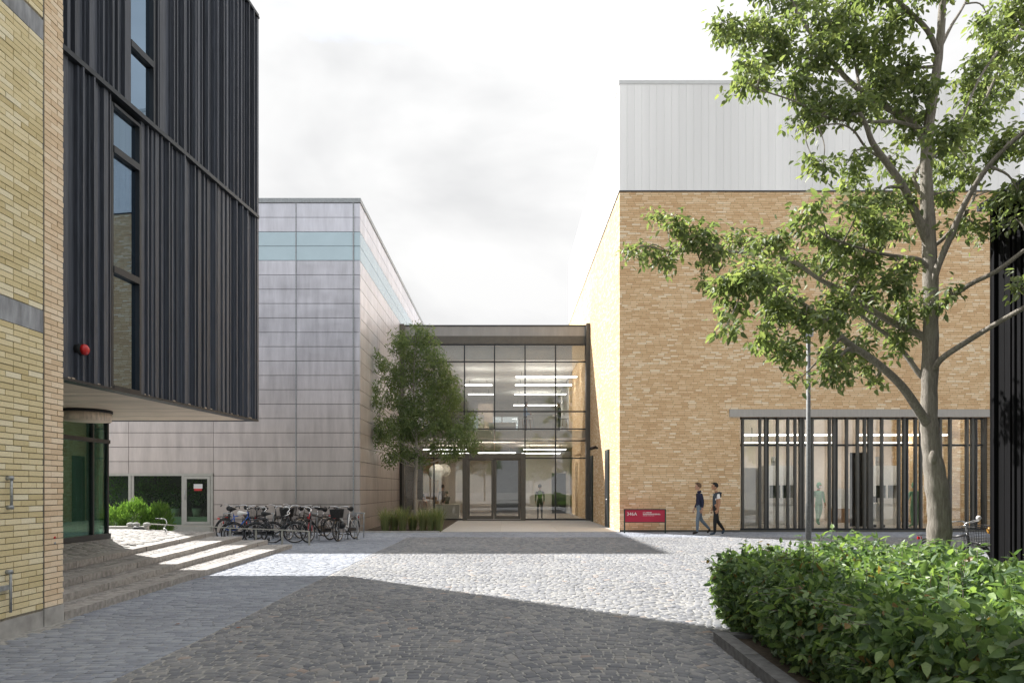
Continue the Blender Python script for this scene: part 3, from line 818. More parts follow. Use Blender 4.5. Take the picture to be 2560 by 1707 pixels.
for k, y in enumerate((37.0, 41.0)):
    strip(.9, 3.2, y, 3.72, ('nearer','farther')[k]+' ceiling light on the ground floor right of the glass doors', 'strip lights in the link building')
    strip(-4.6, -2.2, y, 3.72, ('nearer','farther')[k]+' ceiling light on the ground floor left of the glass doors', 'strip lights in the link building')
strip(-1.6, .5, 38.2, 3.6, 'ceiling light seen through the top of the glass entrance doors', 'strip lights in the link building')
M['globe'] = simple('paper_globe', (.75,.70,.62), .8)
for k, (x, y, z, r_) in enumerate(((1003,1108,0,.45),(1020,1100,0,.38))):
    yy = 38+k; X = (x*Q-1267)/F*yy; Z = ZV((1080 if k else 1084)*Q, yy)
    t = thing('globe_lamp', ('lower larger','upper smaller')[k]+' of two pale paper globe lamps left of the glass doors', 'lamp', (X,yy,Z), 0, 'globe lamps')
    MB().ball((X,yy,Z), r_, n=20, k=14).build('shade', M['globe'], t); MB().tube([(X,yy,Z+r_),(X,yy,3.95)], .01, 6).build('cord', M['dark'], t)
# furniture inside
def table(name, x0, x1, y0, y1, z0, h, mat, lab, cat='table', legs=True):
    t = thing(name, lab, cat, ((x0+x1)/2,(y0+y1)/2,z0))
    MB().box(x0,x1,y0,y1,z0+h-.05,z0+h).build('top', mat, t)
    for sx in (x0+.03,x1-.07):
        for sy in (y0+.03,y1-.07): MB().box(sx,sx+.04,sy,sy+.04,z0,z0+h-.05).build('leg', M['greymetal'], t)
    return t
F2 = fl2-.05
b = thing('standing_desk', 'white high standing desk between two people on the upper floor', 'desk', (1.9, 37, F2))
MB().box(1.45,2.45,36.7,37.3,F2+.0,F2+1.02).build('pedestal', M['white'], b); MB().box(1.35,2.7,36.6,37.4,F2+1.02,F2+1.08).build('top', M['white'], b)
for k, x in enumerate((.75, 1.15, 3.1)):
    t = thing('bar_stool', ('tall stool left of the standing desk at the mullion','tall stool right beside the standing desk left edge','tall stool right of the standing desk upstairs')[k], 'stool', (x,36.6,F2), 0, 'bar stools upstairs')
    MB().tube([(x,36.6,F2+.76),(x,36.6,F2+.8)], .19, 14).build('seat', M['white'], t)
    for a in range(4):
        c0, s0 = math.cos(a*1.57+.7), math.sin(a*1.57+.7)
        MB().tube([(x+.12*c0,36.6+.12*s0,F2+.76),(x+.22*c0,36.6+.22*s0,F2)], .015, 6).build('leg', M['wood'], t)
b = thing('low_sideboard', 'low white sideboard upstairs left of the standing desk', 'sideboard', (-.3,38,F2))
MB().box(-1.0,.5,37.8,38.4,F2,F2+.7).build('body', M['white'], b)
for z in (.2,.42): MB().box(-1.0,.5,37.78,37.8,F2+z,F2+z+.02).build('drawer_line', M['greymetal'], b)
b = thing('reception_counter', 'pale low counter left of the glass doors on the ground floor', 'counter', (-3.1,36.3,0))
MB().box(-3.9,-2.5,36,36.6,.02,.75).build('body', M['white'], b); MB().box(-3.95,-2.45,35.95,36.65,.75,.79).build('top', M['wall_warm'], b)
b = thing('lounge_sofa', 'beige sofa behind the trunk of the small tree', 'sofa', (-4.4,36.5,0))
MB().box(-5.1,-3.95,36.6,37.3,.15,.45).build('seat', M['wall_warm'], b); MB().box(-5.1,-3.95,37.3,37.5,.15,1.0).build('backrest', M['wall_warm'], b)

# ------------------------------------------------------------------ brick building
BY, BX = 25.3, 4.18; zbk = ZV(480, BY); zw = ZV(204, BY); BXR = 19.0
wxa, wxb = XU(1850, BY), XU(2471, BY); lz0, lz1 = ZV(1042, BY), ZV(1023, BY)
br = thing('sand_brick_building', 'large sand coloured brick hall with a white glass upper storey', 'building', (BX, BY, 0))
MB().box(BX, wxa, BY, BY+.4, 0, zbk).build('front_wall', M['brick_sand'], br)
MB().box(wxa, BXR, BY, BY+.4, lz0, zbk).build('front_wall', M['brick_sand'], br)
MB().box(wxb+.05, BXR, BY, BY+.4, 0, lz0).build('front_wall', M['brick_sand'], br)
MB().box(BX, BX+.4, BY+.4, 46, 0, zbk).build('side_wall', M['brick_sand'], br)
MB().box(BXR-.4, BXR, BY+.4, 46, 0, zbk).build('side_wall', M['brick_sand'], br)
MB().box(BX+.4, BXR-.4, 45.6, 46, 0, zbk).build('rear_wall', M['brick_sand'], br)
MB().box(BX-.003, BXR, BY-.003, BY, 0, .07).build('base_flashing', M['greymetal'], br)
MB().box(XU(1823,BY), BXR, BY-.05, BY+.02, lz0, lz1).build('lintel', M['lintel'], br)
MB().box(BX-.02, BXR+.02, BY-.02, 46.02, zbk, zbk+.05).build('flashing', M['darkmetal'], br)
MB().box(BX+.06, BXR-.06, BY+.06, 45.9, zbk+.05, zw-.1).build('upper_core', M['white'], br)
MB().box(BX-.03, BXR+.03, BY-.03, 46.03, zw-.1, zw+.03).build('coping', M['capwhite'], br)
pw = .275
cm = bpy.data.meshes.new('channel_glass'); 
pb_ = MB(); pb_.prism([(-pw/2+.0015,0),(pw/2-.0015,0),(pw/2-.0015,.055),(pw/2-.009,.060),(-pw/2+.009,.060),(-pw/2+.0015,.055)], 0, zw-.1-zbk-.05)
cm.from_pydata(pb_.v, [], pb_.f); cm.materials.append(M['uglass'])
x = BX+pw/2
while x < BXR: link_mesh('channel_glass', cm, br, (x, BY+.055, zbk+.05), (0,0,math.pi)); x += pw
y = BY+pw/2
while y < 46: link_mesh('channel_glass', cm, br, (BX+.055, y, zbk+.05), (0,0,math.pi/2)); y += pw
# dark doors and camera on the side wall
for (u0, u1, lab, vt) in ((1515,1524,'nearer narrow dark door in the shaded side of the brick hall',1124),(1477,1483,'farther dark door in the side of the brick hall near the link',1139)):
    ya, yb2 = BX*F/(u1-1267), BX*F/(u0-1267)
    t = thing('side_door', lab, 'door', (BX,(ya+yb2)/2,0), 0, 'side doors')
    zt_ = ZV(vt, (ya+yb2)/2)
    MB().box(BX-.05,BX,ya,yb2,0,zt_).build('frame', M['signframe'], t)
    MB().box(BX-.06,BX-.05,ya+.08,yb2-.08,.02,zt_-.08).build('leaf', M['darkmetal'], t)
    MB().tube([(BX-.1,ya+.2,1.0),(BX-.1,ya+.2,1.2)], .012, 6).build('handle', M['steel'], t)
t = thing('security_camera', 'small dark security camera on the brick side wall above the doors', 'camera', (BX,31.3,3.45))
MB().box(BX-.12,BX,31.27,31.33,3.42,3.5).build('bracket', M['black'], t)
MB().tube([(BX-.38,31.1,3.42),(BX-.1,31.3,3.5)], .07, 10).build('housing', M['black'], t)
# window strip with fins
gy = BY+.32
wd_ = bpy.data.objects.new('window_strip', None); COL.objects.link(wd_); wd_.parent = br; wd_.location = Vector((wxa,gy,0))-br.location
MB().box(wxa, wxb, gy-.1, gy+.1, 0, .12).build('sill', M['darkmetal'], wd_)
ztz = ZV(1111, BY)
MB().box(wxa, wxb, gy-.06, gy+.04, ztz-.035, ztz+.035).build('transom', M['darkmetal'], wd_)
MB().box(wxa, wxb, gy-.1, gy+.1, lz0-.06, lz0).build('head_rail', M['darkmetal'], wd_)
finx = [822,850,952,985,1056,1118,1160,1190,1208,1262,1364,1390,1466,1530,1572,1598,1612,1674,1775,1805,1873,1905,1960,1995,2020,2078,2178,2210,2285]
for i, fxp in enumerate(finx):
    X = XU(1500+fxp/2.352, BY); dp = .16 if i % 2 else .22
    wf = .055
    MB().box(X-wf*.8, X+wf*.6, BY+.13, gy-.06, .12, lz0).build('fin', M['greymetal'], wd_)
gx = [wxa] + [XU(1500+q/2.352, gy) for q in (985,1190,1390,1598,1805,1995,2210)] + [wxb]
for a, c in zip(gx[:-1], gx[1:]):
    MB().box(a+.02, c-.02, gy-.004, gy+.004, .12, ztz-.035).build('pane', M['glass'], wd_)
    MB().box(a+.02, c-.02, gy-.004, gy+.004, ztz+.035, lz0-.06).build('pane', M['glass'], wd_)
    MB().box(c-.03, c+.03, gy-.05, gy+.05, .12, lz0-.06).build('mullion', M['darkmetal'], wd_)
# laboratory
MB().box(BX+.4, BXR-.4, BY+.45, 33, -.01, .06).build('lab_floor', M['floor_in'], br)
MB().box(BX+.4, BXR-.4, 33, 33.2, .06, 5.2).build('lab_rear_wall', M['wall_warm'], br)
MB().box(BX+.4, BXR-.4, BY+.45, 33.2, 5.2, 5.4).build('lab_ceiling', M['wall_grey'], br)
MB().box(BX+.4, wxa-.2, BY+.45, 33, .06, 5.2).build('lab_partition', M['wall_grey'], br)
for k, (y, z) in enumerate(((28.0, 3.80), (31.5, 3.72))):
    for j, (a, c) in enumerate(((8.8,12.2),(13.0,16.4))):
        strip(a*y/25.3, c*y/25.3, y, z, ('front','rear')[k]+' white ceiling light in the '+('left','right')[j]+' half of the laboratory window', 'strip lights in the laboratory')
def hood(x0, x1, y, lab):
    t = thing('fume_hood', lab, 'fume hood', ((x0+x1)/2, y, .06), 0, 'laboratory fume hoods')
    MB().box(x0,x1,y,y+.8,.06,.95).build('base_cabinet', M['white'], t)
    MB().box(x0,x1,y-.05,y+.8,.95,1.02).build('worktop', M['wall_grey'], t)
    MB().box(x0,x1,y,y+.8,1.75,2.6).build('upper_housing', M['white'], t)
    MB().box(x0,x0+.08,y,y+.8,1.02,1.75).box(x1-.08,x1,y,y+.8,1.02,1.75).box((x0+x1)/2-.04,(x0+x1)/2+.04,y,y+.05,1.02,1.75).build('side_post', M['white'], t)
    MB().box(x0+.08,x1-.08,y+.7,y+.78,1.02,1.75).build('rear_liner', simple('green_liner', (.08,.11,.08), .6), t)
    MB().box(x0+.08,x1-.08,y-.01,y+.0,1.02,1.2).build('control_panel', M['wall_grey'], t)
    MB().tube([((x0+x1)/2-.2,y+.4,2.6),((x0+x1)/2-.2,y+.4,3.0)], .09, 10).build('duct', M['steel'], t)
XI = lambda x, Y: XU(1500+x/2.352, Y)
hood(XI(985,29.5), XI(1150,29.5), 29.5, 'white fume hood in the left part of the laboratory')
hood(XI(1612,29.5), XI(1765,29.5), 29.5, 'white fume hood in the laboratory just left of the tree trunk')
t = thing('steel_cabinet', 'tall plain grey steel cabinet at the far left of the laboratory', 'cabinet', (XI(900,28),28,.06))
MB().box(XI(858,28), XI(940,28), 28, 28.6, .06, 2.45).build('body', M['wall_grey'], t); MB().box(XI(930,28),XI(933,28),27.96,28,1.1,1.4).build('handle', M['steel'], t)
t = thing('dark_curtain', 'dark brown floor length curtain in the middle of the laboratory', 'curtain', (XI(1540,27.5),27.5,.06))
c_ = MB(); xa_, xb_ = XI(1470,27.5), XI(1600,27.5)
pts = [(xa_+(xb_-xa_)*i/90, 27.5+.04*math.sin(i*1.1)) for i in range(91)]
for p, q in zip(pts[:-1], pts[1:]): c_.prism([p, q, (q[0],q[1]+.01), (p[0],p[1]+.01)], .08, 3.05)
c_.build('cloth', simple('brown_cloth', (.075,.062,.055), .9), t)
t = thing('lab_bench', 'white laboratory bench with drawers behind the green suited worker', 'bench', (14.8,31,.06))
MB().box(XI(1400,31), XI(1480,31), 31, 31.7, .06, .7).build('cabinet', M['wood'], t); MB().box(XI(1400,31), XI(1480,31), 31, 31.7, .7, 1.6).build('top_unit', M['white'], t)
t = thing('lab_trolley', 'small grey trolley with a screen left of the second fume hood', 'trolley', (XI(1640,27.2),27.2,.06))
MB().box(XI(1617,27.2), XI(1660,27.2), 27.2, 27.7, .3, 1.0).build('body', M['white'], t)
MB().box(XI(1617,27.2), XI(1640,27.2), 27.3, 27.35, 1.05, 1.3).build('screen', M['dark'], t)
for dx in (.05,.4): MB().ball((XI(1617,27.2)+dx,27.3,.12), .06).build('castor', M['rubber'], t)
# low interior partition at the right
MB().box(XI(2020,29), XI(2290,29), 29, 29.06, .06, .9).build('lab_dado', M['wall_warm'], br)

# ------------------------------------------------------------------ black building on the right
RX, RY = 7.43, 10.5
rb = thing('black_shed', 'black timber clad shed wall at the right edge behind the tree', 'building', (RX, RY, 0))
MB().box(RX+.06, 14, -2, RY-.02, 0, 5.9).build('core', M['dark'], rb)
y = RY
while y > 7.2:
    wd = rnd.choice([.05,.06,.075,.09]); dp = rnd.choice([0,.03,.045,.02])
    MB().box(RX+.05-dp, RX+.07, y-wd+.008, y, -.02, 5.85).build('board', M['blackwood2'], rb); y -= wd
MB().box(RX+.0, 14, RY-.02, RY, -.02, 5.85).build('rear_face', M['blackwood2'], rb)
MB().prism([(RX-.12,-2),(14.1,-2),(14.1,RY+.12),(RX-.12,RY+.12)], 5.9, 6.0).build('roof', M['darkmetal'], rb)
# ------------------------------------------------------------------ foliage tools
LEAF = np.array([[0,0,0],[.28,-.26,.05],[.28,0,-.03],[.28,.26,.05],[.68,-.2,.02],[.68,0,-.05],[.68,.2,.02],[1,0,-.12]])
LEAF_F = np.array([[0,1,2,2],[0,2,3,3],[1,4,5,2],[2,5,6,3],[4,7,5,5],[5,7,6,6]])
def orient(P, D, Nn, size, width=1.0):
    """place the leaf template at points P along directions D with face normals near Nn"""
    D = D/np.linalg.norm(D, axis=1, keepdims=True)
    S = np.cross(Nn, D); S /= np.linalg.norm(S, axis=1, keepdims=True)+1e-9
    U = np.cross(D, S)
    sz = size[:,None,None]
    return (P[:,None,:] + sz*(LEAF[None,:,0:1]*D[:,None,:] + width*LEAF[None,:,1:2]*S[:,None,:] + LEAF[None,:,2:3]*U[:,None,:]))
def leaf_mesh(name, V, mat):
    N, k, _ = V.shape
    me = bpy.data.meshes.new(name)
    me.vertices.add(N*k); me.vertices.foreach_set('co', V.reshape(-1).astype(np.float32))
    tri = [t for t in ((0,1,2),(0,2,3),(4,7,5),(5,7,6))]; quad = [(1,4,5,2),(2,5,6,3)]
    loops, starts, totals = [], [], []
    base = (np.arange(N)*k)[:,None]
    t = np.array(tri).reshape(-1); q = np.array(quad).reshape(-1)
    lp = np.concatenate([base+t[None], base+q[None]], axis=1).reshape(-1)
    tot = np.tile(np.array([3]*4+[4]*2), N); st = np.concatenate([[0], np.cumsum(tot)[:-1]])
    me.loops.add(len(lp)); me.loops.foreach_set('vertex_index', lp.astype(np.int32))
    me.polygons.add(len(tot)); me.polygons.foreach_set('loop_start', st.astype(np.int32)); me.polygons.foreach_set('loop_total', tot.astype(np.int32))
    me.polygons.foreach_set('use_smooth', np.ones(len(tot), bool))
    me.materials.append(mat); me.update(calc_edges=True); return me
def put_leaves(parent, V, mat, nparts, local_off=None, big='leaf', rest='leaves'):
    """nearest leaves inside the picture become parts, the others one part"""
    plo = parent_loc(parent)
    C = V.mean(1); d = np.maximum(C[:,1], .5)
    u = 1267+F*C[:,0]/d; v = 1221-F*(C[:,2]-EYE)/d
    vis = (u > 0) & (u < 2560) & (v > 0) & (v < 1707)
    order = np.argsort(np.where(vis, d, 1e9))[:nparts]
    mask = np.ones(len(V), bool); mask[order] = False
    for i in order:
        me = leaf_mesh(big, V[i:i+1]-C[i], mat)
        o = bpy.data.objects.new(big, me); COL.objects.link(o); o.parent = parent; o.location = Vector(C[i])-plo
    me = leaf_mesh(rest, V[mask]-np.array(plo), mat)
    o = bpy.data.objects.new(rest, me); COL.objects.link(o); o.parent = parent; o['kind'] = 'stuff'
    return o
def spline(pts, n=6):
    pts = [Vector(p) for p in pts]; out = []
    P = [pts[0]*2-pts[1]] + pts + [pts[-1]*2-pts[-2]]
    for i in range(1, len(P)-2):
        a, b, c, d = P[i-1:i+3]
        for k in range(n):
            t = k/n
            out.append(.5*((2*b)+(c-a)*t+(2*a-5*b+4*c-d)*t*t+(3*b-a-3*c+d)*t**3))
    out.append(pts[-1]); return out
def rads(r0, r1, n): return [r0+(r1-r0)*(i/(n-1)) for i in range(n)]
def randdir(n, r=rng):
    d = r.normal(size=(n,3)); return d/np.linalg.norm(d, axis=1, keepdims=True)

# ------------------------------------------------------------------ the big tree beside the hedge
TX, TY = XU(2340, 10.3), 10.3
def pt(x, y, Y): return Vector((XU(x*Q, Y), Y, ZV(y*Q, Y)))
tree = thing('broadleaf_tree', 'tall leafy tree with spreading limbs standing behind the hedge at right', 'tree', (TX, TY, 0))
tr = [(2148,1360),(2152,1290),(2158,1200),(2150,1110),(2138,1020),(2134,940),(2137,800),(2138,680),(2134,560),(2128,430),(2130,320),(2146,200),(2158,110),(2164,20),(2168,-120),(2160,-260)]
wd_px = [62,50,54,50,41,38,36,34,33,29,26,22,19,17,12,6]
tp = spline([pt(x,y,TY) for x,y in tr], 6)
tp[0].z = -.03
tw = [w_*Q/F*TY/2 for w_ in wd_px]
rr = []
for i in range(len(tw)-1):
    rr += [tw[i]+(tw[i+1]-tw[i])*k/6 for k in range(6)]
rr.append(tw[-1])
rr = [.92*r_*(1+.05*math.sin(i*1.9)+.03*math.sin(i*.77)) for i, r_ in enumerate(rr)]
b = MB(); b.tube(tp, rr, 20)
b.ball(pt(2143,1050,TY-.10), .055, .06, .12, n=12, k=8)
b.build('trunk', M['bark'], tree)
BR = [ # (points x,y in view pixels, depth offsets), start width px, end width px
 ([(2136,985),(2112,945),(2070,885),(2010,830),(1945,785),(1880,725),(1815,680),(1750,650),(1700,640)], -1.4, 26, 5),
 ([(2136,790),(2112,768),(2050,740),(1990,705),(1930,665),(1880,640),(1820,600),(1740,585),(1640,575),(1540,580)], .9, 22, 4),
 ([(2140,880),(2112,858),(2080,815),(2045,775),(2000,742),(1950,700),(1900,655)], .6, 17, 5),
 ([(2136,620),(2110,596),(2070,590),(2020,582),(1960,565),(1900,545)], -.9, 14, 4),
 ([(2132,560),(2112,510),(2075,430),(2035,372),(2005,330),(1990,290),(1975,260)], -.6, 24, 9),
 ([(2128,330),(2085,270),(2040,250),(1975,208),(1930,165),(1890,112),(1850,60),(1820,5),(1790,-60)], .8, 19, 6),
 ([(2140,690),(2150,625),(2185,540),(2215,470),(2260,395),(2320,330),(2400,270)], -1.0, 19, 9),
 ([(2142,735),(2165,700),(2225,655),(2290,622),(2360,570),(2440,520)], -1.5, 15, 8),
 ([(2142,860),(2160,826),(2220,785),(2285,745),(2355,705),(2440,660)], -1.8, 17, 9),
 ([(2138,570),(2170,545),(2215,495),(2240,440),(2230,380),(2190,320)], .7, 12, 4),
 ([(2158,130),(2130,70),(2080,20),(2040,-20),(2000,-60)], -.8, 15, 6),
 ([(2160,110),(2185,60),(2210,20),(2240,-40)], .5, 10, 5),
 ([(2134,470),(2100,400),(2180,330),(2250,250),(2300,150),(2350,60)], 1.0, 12, 4),
 ([(2290,120),(2250,180),(2210,270),(2180,330)], -.9, 7, 3),
 ([(2035,372),(1990,340),(1960,300),(1925,285),(1880,290)], -.7, 7, 3),
 ([(1975,208),(1960,130),(1930,60),(1920,-20)], .9, 8, 3),
 ([(1930,165),(1880,150),(1820,110),(1770,95),(1720,70)], 1.1, 7, 3),
 ([(2130,300),(2060,280),(1990,280),(1900,270),(1830,235),(1740,205)], -.5, 10, 3),
]
knots = []
for pts, dep, w0, w1 in BR:
    n = len(pts)
    P3 = [pt(x, y, TY + dep*(i/(n-1))**1.2) for i, (x, y) in enumerate(pts)]
    sp = spline(P3, 5)
    r0, r1 = w0*.86*Q/F*TY/2, w1*.86*Q/F*TY/2
    MB().tube(sp, [r0*(1-t)+r1*t for t in [i/(len(sp)-1) for i in range(len(sp))]], 10).build('limb', M['bark'], tree)
    knots += [(p, r0*(1-i/(len(sp)-1))+r1*i/(len(sp)-1)) for i, p in enumerate(sp)][4:]
knots += [(p, r_) for p, r_ in zip(tp, rr) if p.z > 6]
BL = [(1795,712,40,26),(1850,722,46,30),(1915,738,36,28),(1445,580,26,14),(1480,577,34,24),(1530,592,40,26),(1555,520,36,30),(1512,498,26,16),(1600,545,60,38),(1650,575,50,34),(1700,560,55,32),(1760,565,45,30),(1800,545,26,22),
 (1630,680,42,32),(1610,655,25,20),(1680,655,50,36),(1730,640,55,40),(1780,690,50,30),(1690,715,40,20),(1668,748,32,18),(1820,610,45,34),(1770,640,50,36),
 (1850,640,48,44),(1900,600,50,46),(1850,500,26,34),(1880,540,40,32),(1935,560,46,40),(1880,470,20,14),(1770,785,50,20),(1810,800,40,30),(1750,758,26,14),(1870,790,40,40),(1900,820,36,24),(1840,868,36,14),
 (1930,700,50,50),(1975,640,50,36),(1990,590,46,32),(1950,800,60,34),(1985,845,36,22),(2008,870,20,14),(1935,850,30,20),(1905,870,16,12),(2010,740,30,40),(2000,690,36,36),(2050,650,36,40),(2085,700,24,50),(2075,620,24,36),(2080,760,26,40),(2060,790,20,30),
 (1945,430,26,22),(1960,470,36,24),(2000,510,46,36),(2030,540,40,30),(2060,470,36,30),(2080,520,26,24),(2020,460,36,26),(2090,420,30,36),(2170,440,30,34),(2215,430,26,26),(2190,520,26,14),(2230,510,34,22),(2270,530,40,18),(2300,470,50,30),(2340,440,30,34),(2330,500,26,20),
 (1655,55,30,28),(1668,90,34,28),(1700,100,50,34),(1720,70,40,40),(1760,60,46,40),(1690,190,34,20),(1740,190,45,30),(1720,150,36,24),(1780,140,50,40),(1800,80,50,50),(1820,20,50,30),(1790,230,50,30),(1840,195,50,44),(1850,270,60,26),(1900,240,60,44),
 (1880,130,55,55),(1900,60,50,50),(1870,-20,70,40),(1950,30,60,50),(1960,110,55,55),(1950,180,60,44),(1970,250,56,40),(2030,200,56,56),(2030,110,50,56),(2060,40,50,44),(2090,150,40,40),(2060,270,56,36),(2110,210,44,44),(2100,290,40,36),
 (2180,230,50,50),(2170,310,50,40),(2230,180,44,50),(2240,270,56,50),(2210,340,50,36),(2290,110,44,50),(2270,220,50,50),(2320,60,44,50),(2335,150,36,50),(2320,240,44,50),(2290,330,40,40),(2340,320,26,40),(2330,10,50,40),(2270,40,30,30),
 (2170,380,40,40),(2220,395,34,24),(1865,362,22,14),(1890,385,18,10),(1945,375,24,12),(1985,365,20,10),(1970,400,14,8),(2340,660,18,24),(2185,670,22,12),(2140,700,16,16),(2040,370,36,20),(2010,-30,80,40),(2160,-60,90,60),(2300,-70,80,50),(2400,120,50,90),(2420,300,50,80),(1740,-40,60,40)]
V_all = []; tw_b = MB()
for bi, (x, y, rx, ry) in enumerate(BL):
    if bi % 9 == 4 and ry > 24: continue
    rx, ry = rx*.86, ry*.84
    # depth: near the closest branch knot (in the picture) so twigs stay short
    best = min(knots, key=lambda k: ((k[0].x/k[0].y*F+1267-x*Q)**2 + (1221-F*(k[0].z-EYE)/k[0].y-y*Q)**2))
    Yb = best[0].y + rnd.uniform(-.6,.6)
    c = pt(x, y, Yb); sx, sz = rx*Q/F*Yb, ry*Q/F*Yb; sy = min(.75, max(sx, sz)*.9)
    area = rx*ry; ntip = max(4, int(area/74)); 
    dirs = randdir(ntip); rad = rng.uniform(.1,1,ntip)**.5
    tips = np.array(c) + dirs*rad[:,None]*np.array([sx, sy, sz])
    src = best[0]; mid = (src+c)/2 + Vector((rnd.uniform(-.1,.1), rnd.uniform(-.1,.1), rnd.uniform(-.02,.12)))
    dist = (src-c).length
    if dist < 3.0:
        tw_b.tube(spline([src, mid, c], 4), rads(min(best[1]*.6,.028)+.004, .006, 9), 5)
    for k in range(0, ntip, 2):
        tw_b.tube([c, (Vector(tips[k])+c)/2+Vector((0,0,.04)), Vector(tips[k])], [.006,.0045,.003], 3, caps=False)
    nl = 16
    Pn = np.repeat(tips, nl, 0) + rng.normal(size=(ntip*nl,3))*.075
    D = randdir(ntip*nl)*np.array([1,1,.6]) + np.array([0,0,-.62]) + (Pn-np.repeat(tips,nl,0))*3
    Nn = randdir(ntip*nl)*.8 + np.array([0,0,.9])
    V_all.append(orient(Pn, D, Nn, rng.uniform(.075,.14,ntip*nl), .85))
tw_b.build('twigs', M['bark'], tree, kind='stuff')
V = np.concatenate(V_all)
# keep leaves out of the shed wall
C_ = V.mean(1); V = V[~((C_[:,0] > RX-.05) & (C_[:,1] < RY+.15) & (C_[:,2] < 6.1))]
put_leaves(tree, V, M['leaf_tree'], 260, rest='foliage')

# ------------------------------------------------------------------ slender tree before the link
SX2, SY2 = XU(955*Q, 28.2), 28.2
def small_tree(tree2, X0, Y0, seedr, near=True):
    q2 = lambda x, y, dY=0: Vector(((x*Q-1267)/F*SY2 + (X0-SX2), Y0+dY, ZV(y*Q, SY2)))
    base = Vector((X0, Y0, 0))
    tp2 = spline([base, q2(954,1120), q2(957,1060), q2(955,1000,.1), q2(950,900,.1), q2(952,820), q2(955,760)], 5)
    b2 = MB(); b2.tube(tp2, rads(.09,.012,len(tp2)), 10)
    kn = [p for p in tp2 if p.z > 2.4]
    b2.build('trunk', M['bark2'], tree2)
    lim = MB()
    BL2 = [(965,768,32,22,0),(925,800,26,28,-.3),(915,775,22,16,.2),(985,800,34,28,.3),(1000,840,36,34,0),(868,828,22,13,-1.0),(890,850,30,20,-.8),(925,860,34,28,0),(905,880,30,24,-.5),(960,860,30,34,.4),(1020,880,36,30,.2),(1045,905,20,24,0),
     (868,900,22,16,-1.2),(872,930,18,26,-1.2),(905,920,28,24,-.4),(935,930,30,36,.3),(975,930,30,34,-.3),(1010,940,34,30,.2),(1045,925,18,18,.4),(885,980,36,26,-1.0),(920,990,34,30,0),(955,990,26,30,.5),(1000,980,34,28,-.2),(1040,985,34,28,.1),(1080,965,20,22,.2),
     (1060,1000,30,26,-.3),(885,1015,36,22,-1.0),(930,1035,34,20,0),(1000,1025,30,18,.4),(1050,1030,34,18,0),(1085,1020,22,20,.2),(905,1050,26,16,-.6),(970,1060,18,14,0),(1030,1045,26,14,-.3),(940,960,30,30,-.5),(990,890,30,30,.5),(945,820,24,26,.4)]
    VA = []
    for (x, y, rx, ry, dY) in BL2:
        c = q2(x, y, dY*.8); src = min(kn, key=lambda p: (p-(c-Vector((0,0,.9)))).length)
        lim.tube(spline([src, (src+c)/2+Vector((0,0,-.1)), c], 4), rads(.025,.006,9), 5)
        k1 = Q/F*SY2; n = max(8, int(rx*ry/20))
        tips = np.array(c)+randdir(n)*(rng.uniform(.05,1,n)**.5)[:,None]*np.array([rx*k1, .6, ry*k1])
        nl = 15
        P_ = np.repeat(tips,nl,0)+rng.normal(size=(n*nl,3))*.10
        D = randdir(n*nl)+np.array([0,0,-.7]); Nn = randdir(n*nl)+np.array([0,0,.4])
        VA.append(orient(P_, D, Nn, rng.uniform(.11,.2,n*nl), .42))
    lim.build('branches', M['bark2'], tree2)
    V = np.concatenate(VA)
    if near: C_ = V.mean(1); V = V[C_[:,0] > SX+.08]
    me = leaf_mesh('foliage', V-np.array(parent_loc(tree2)), M['leaf_small'])
    o = bpy.data.objects.new('foliage', me); COL.objects.link(o); o.parent = tree2; o['kind'] = 'stuff'
small_tree(thing('slender_tree', 'slender pale barked tree in the grass bed before the glass link', 'tree', (SX2, SY2, 0)), SX2, SY2, 1)
# trees behind the viewer that the glass fronts reflect
sp_ = [(-9,-16),(3.5,-20),(12,-14),(20,-22),(-2,-26)]
first = None
for k, (x, y) in enumerate(sp_):
    pass
t0 = thing('street_tree', 'slender tree across the plaza, seen only as a reflection in the glass', 'tree', (3.5,-20,0), 0, 'trees reflected in the glass')
small_tree(t0, 3.5, -20, 2, near=False)
for kk, (x, y, s_) in enumerate(((-3,-24,1.3),(10,-17,1.2),(17,-22,1.5),(-10,-20,1.4),(24,-12,1.4),(30,2,1.5),(33,14,1.4),(28,24,1.3))):
    c = t0.copy(); c['label'] = 'tree outside the frame mirrored in the glass, ' + ['behind the viewer a little left','behind the viewer a little right','largest one behind the viewer to the right','far left behind the viewer','right behind the black shed corner','right beyond the black shed','farther right beyond the brick hall corner','rear right beyond the brick hall'][kk]; COL.objects.link(c); c.location = (x,y,0); c.scale = (s_,s_,s_); c.rotation_euler = (0,0,x)
    for ch in t0.children:
        d = ch.copy(); COL.objects.link(d); d.parent = c

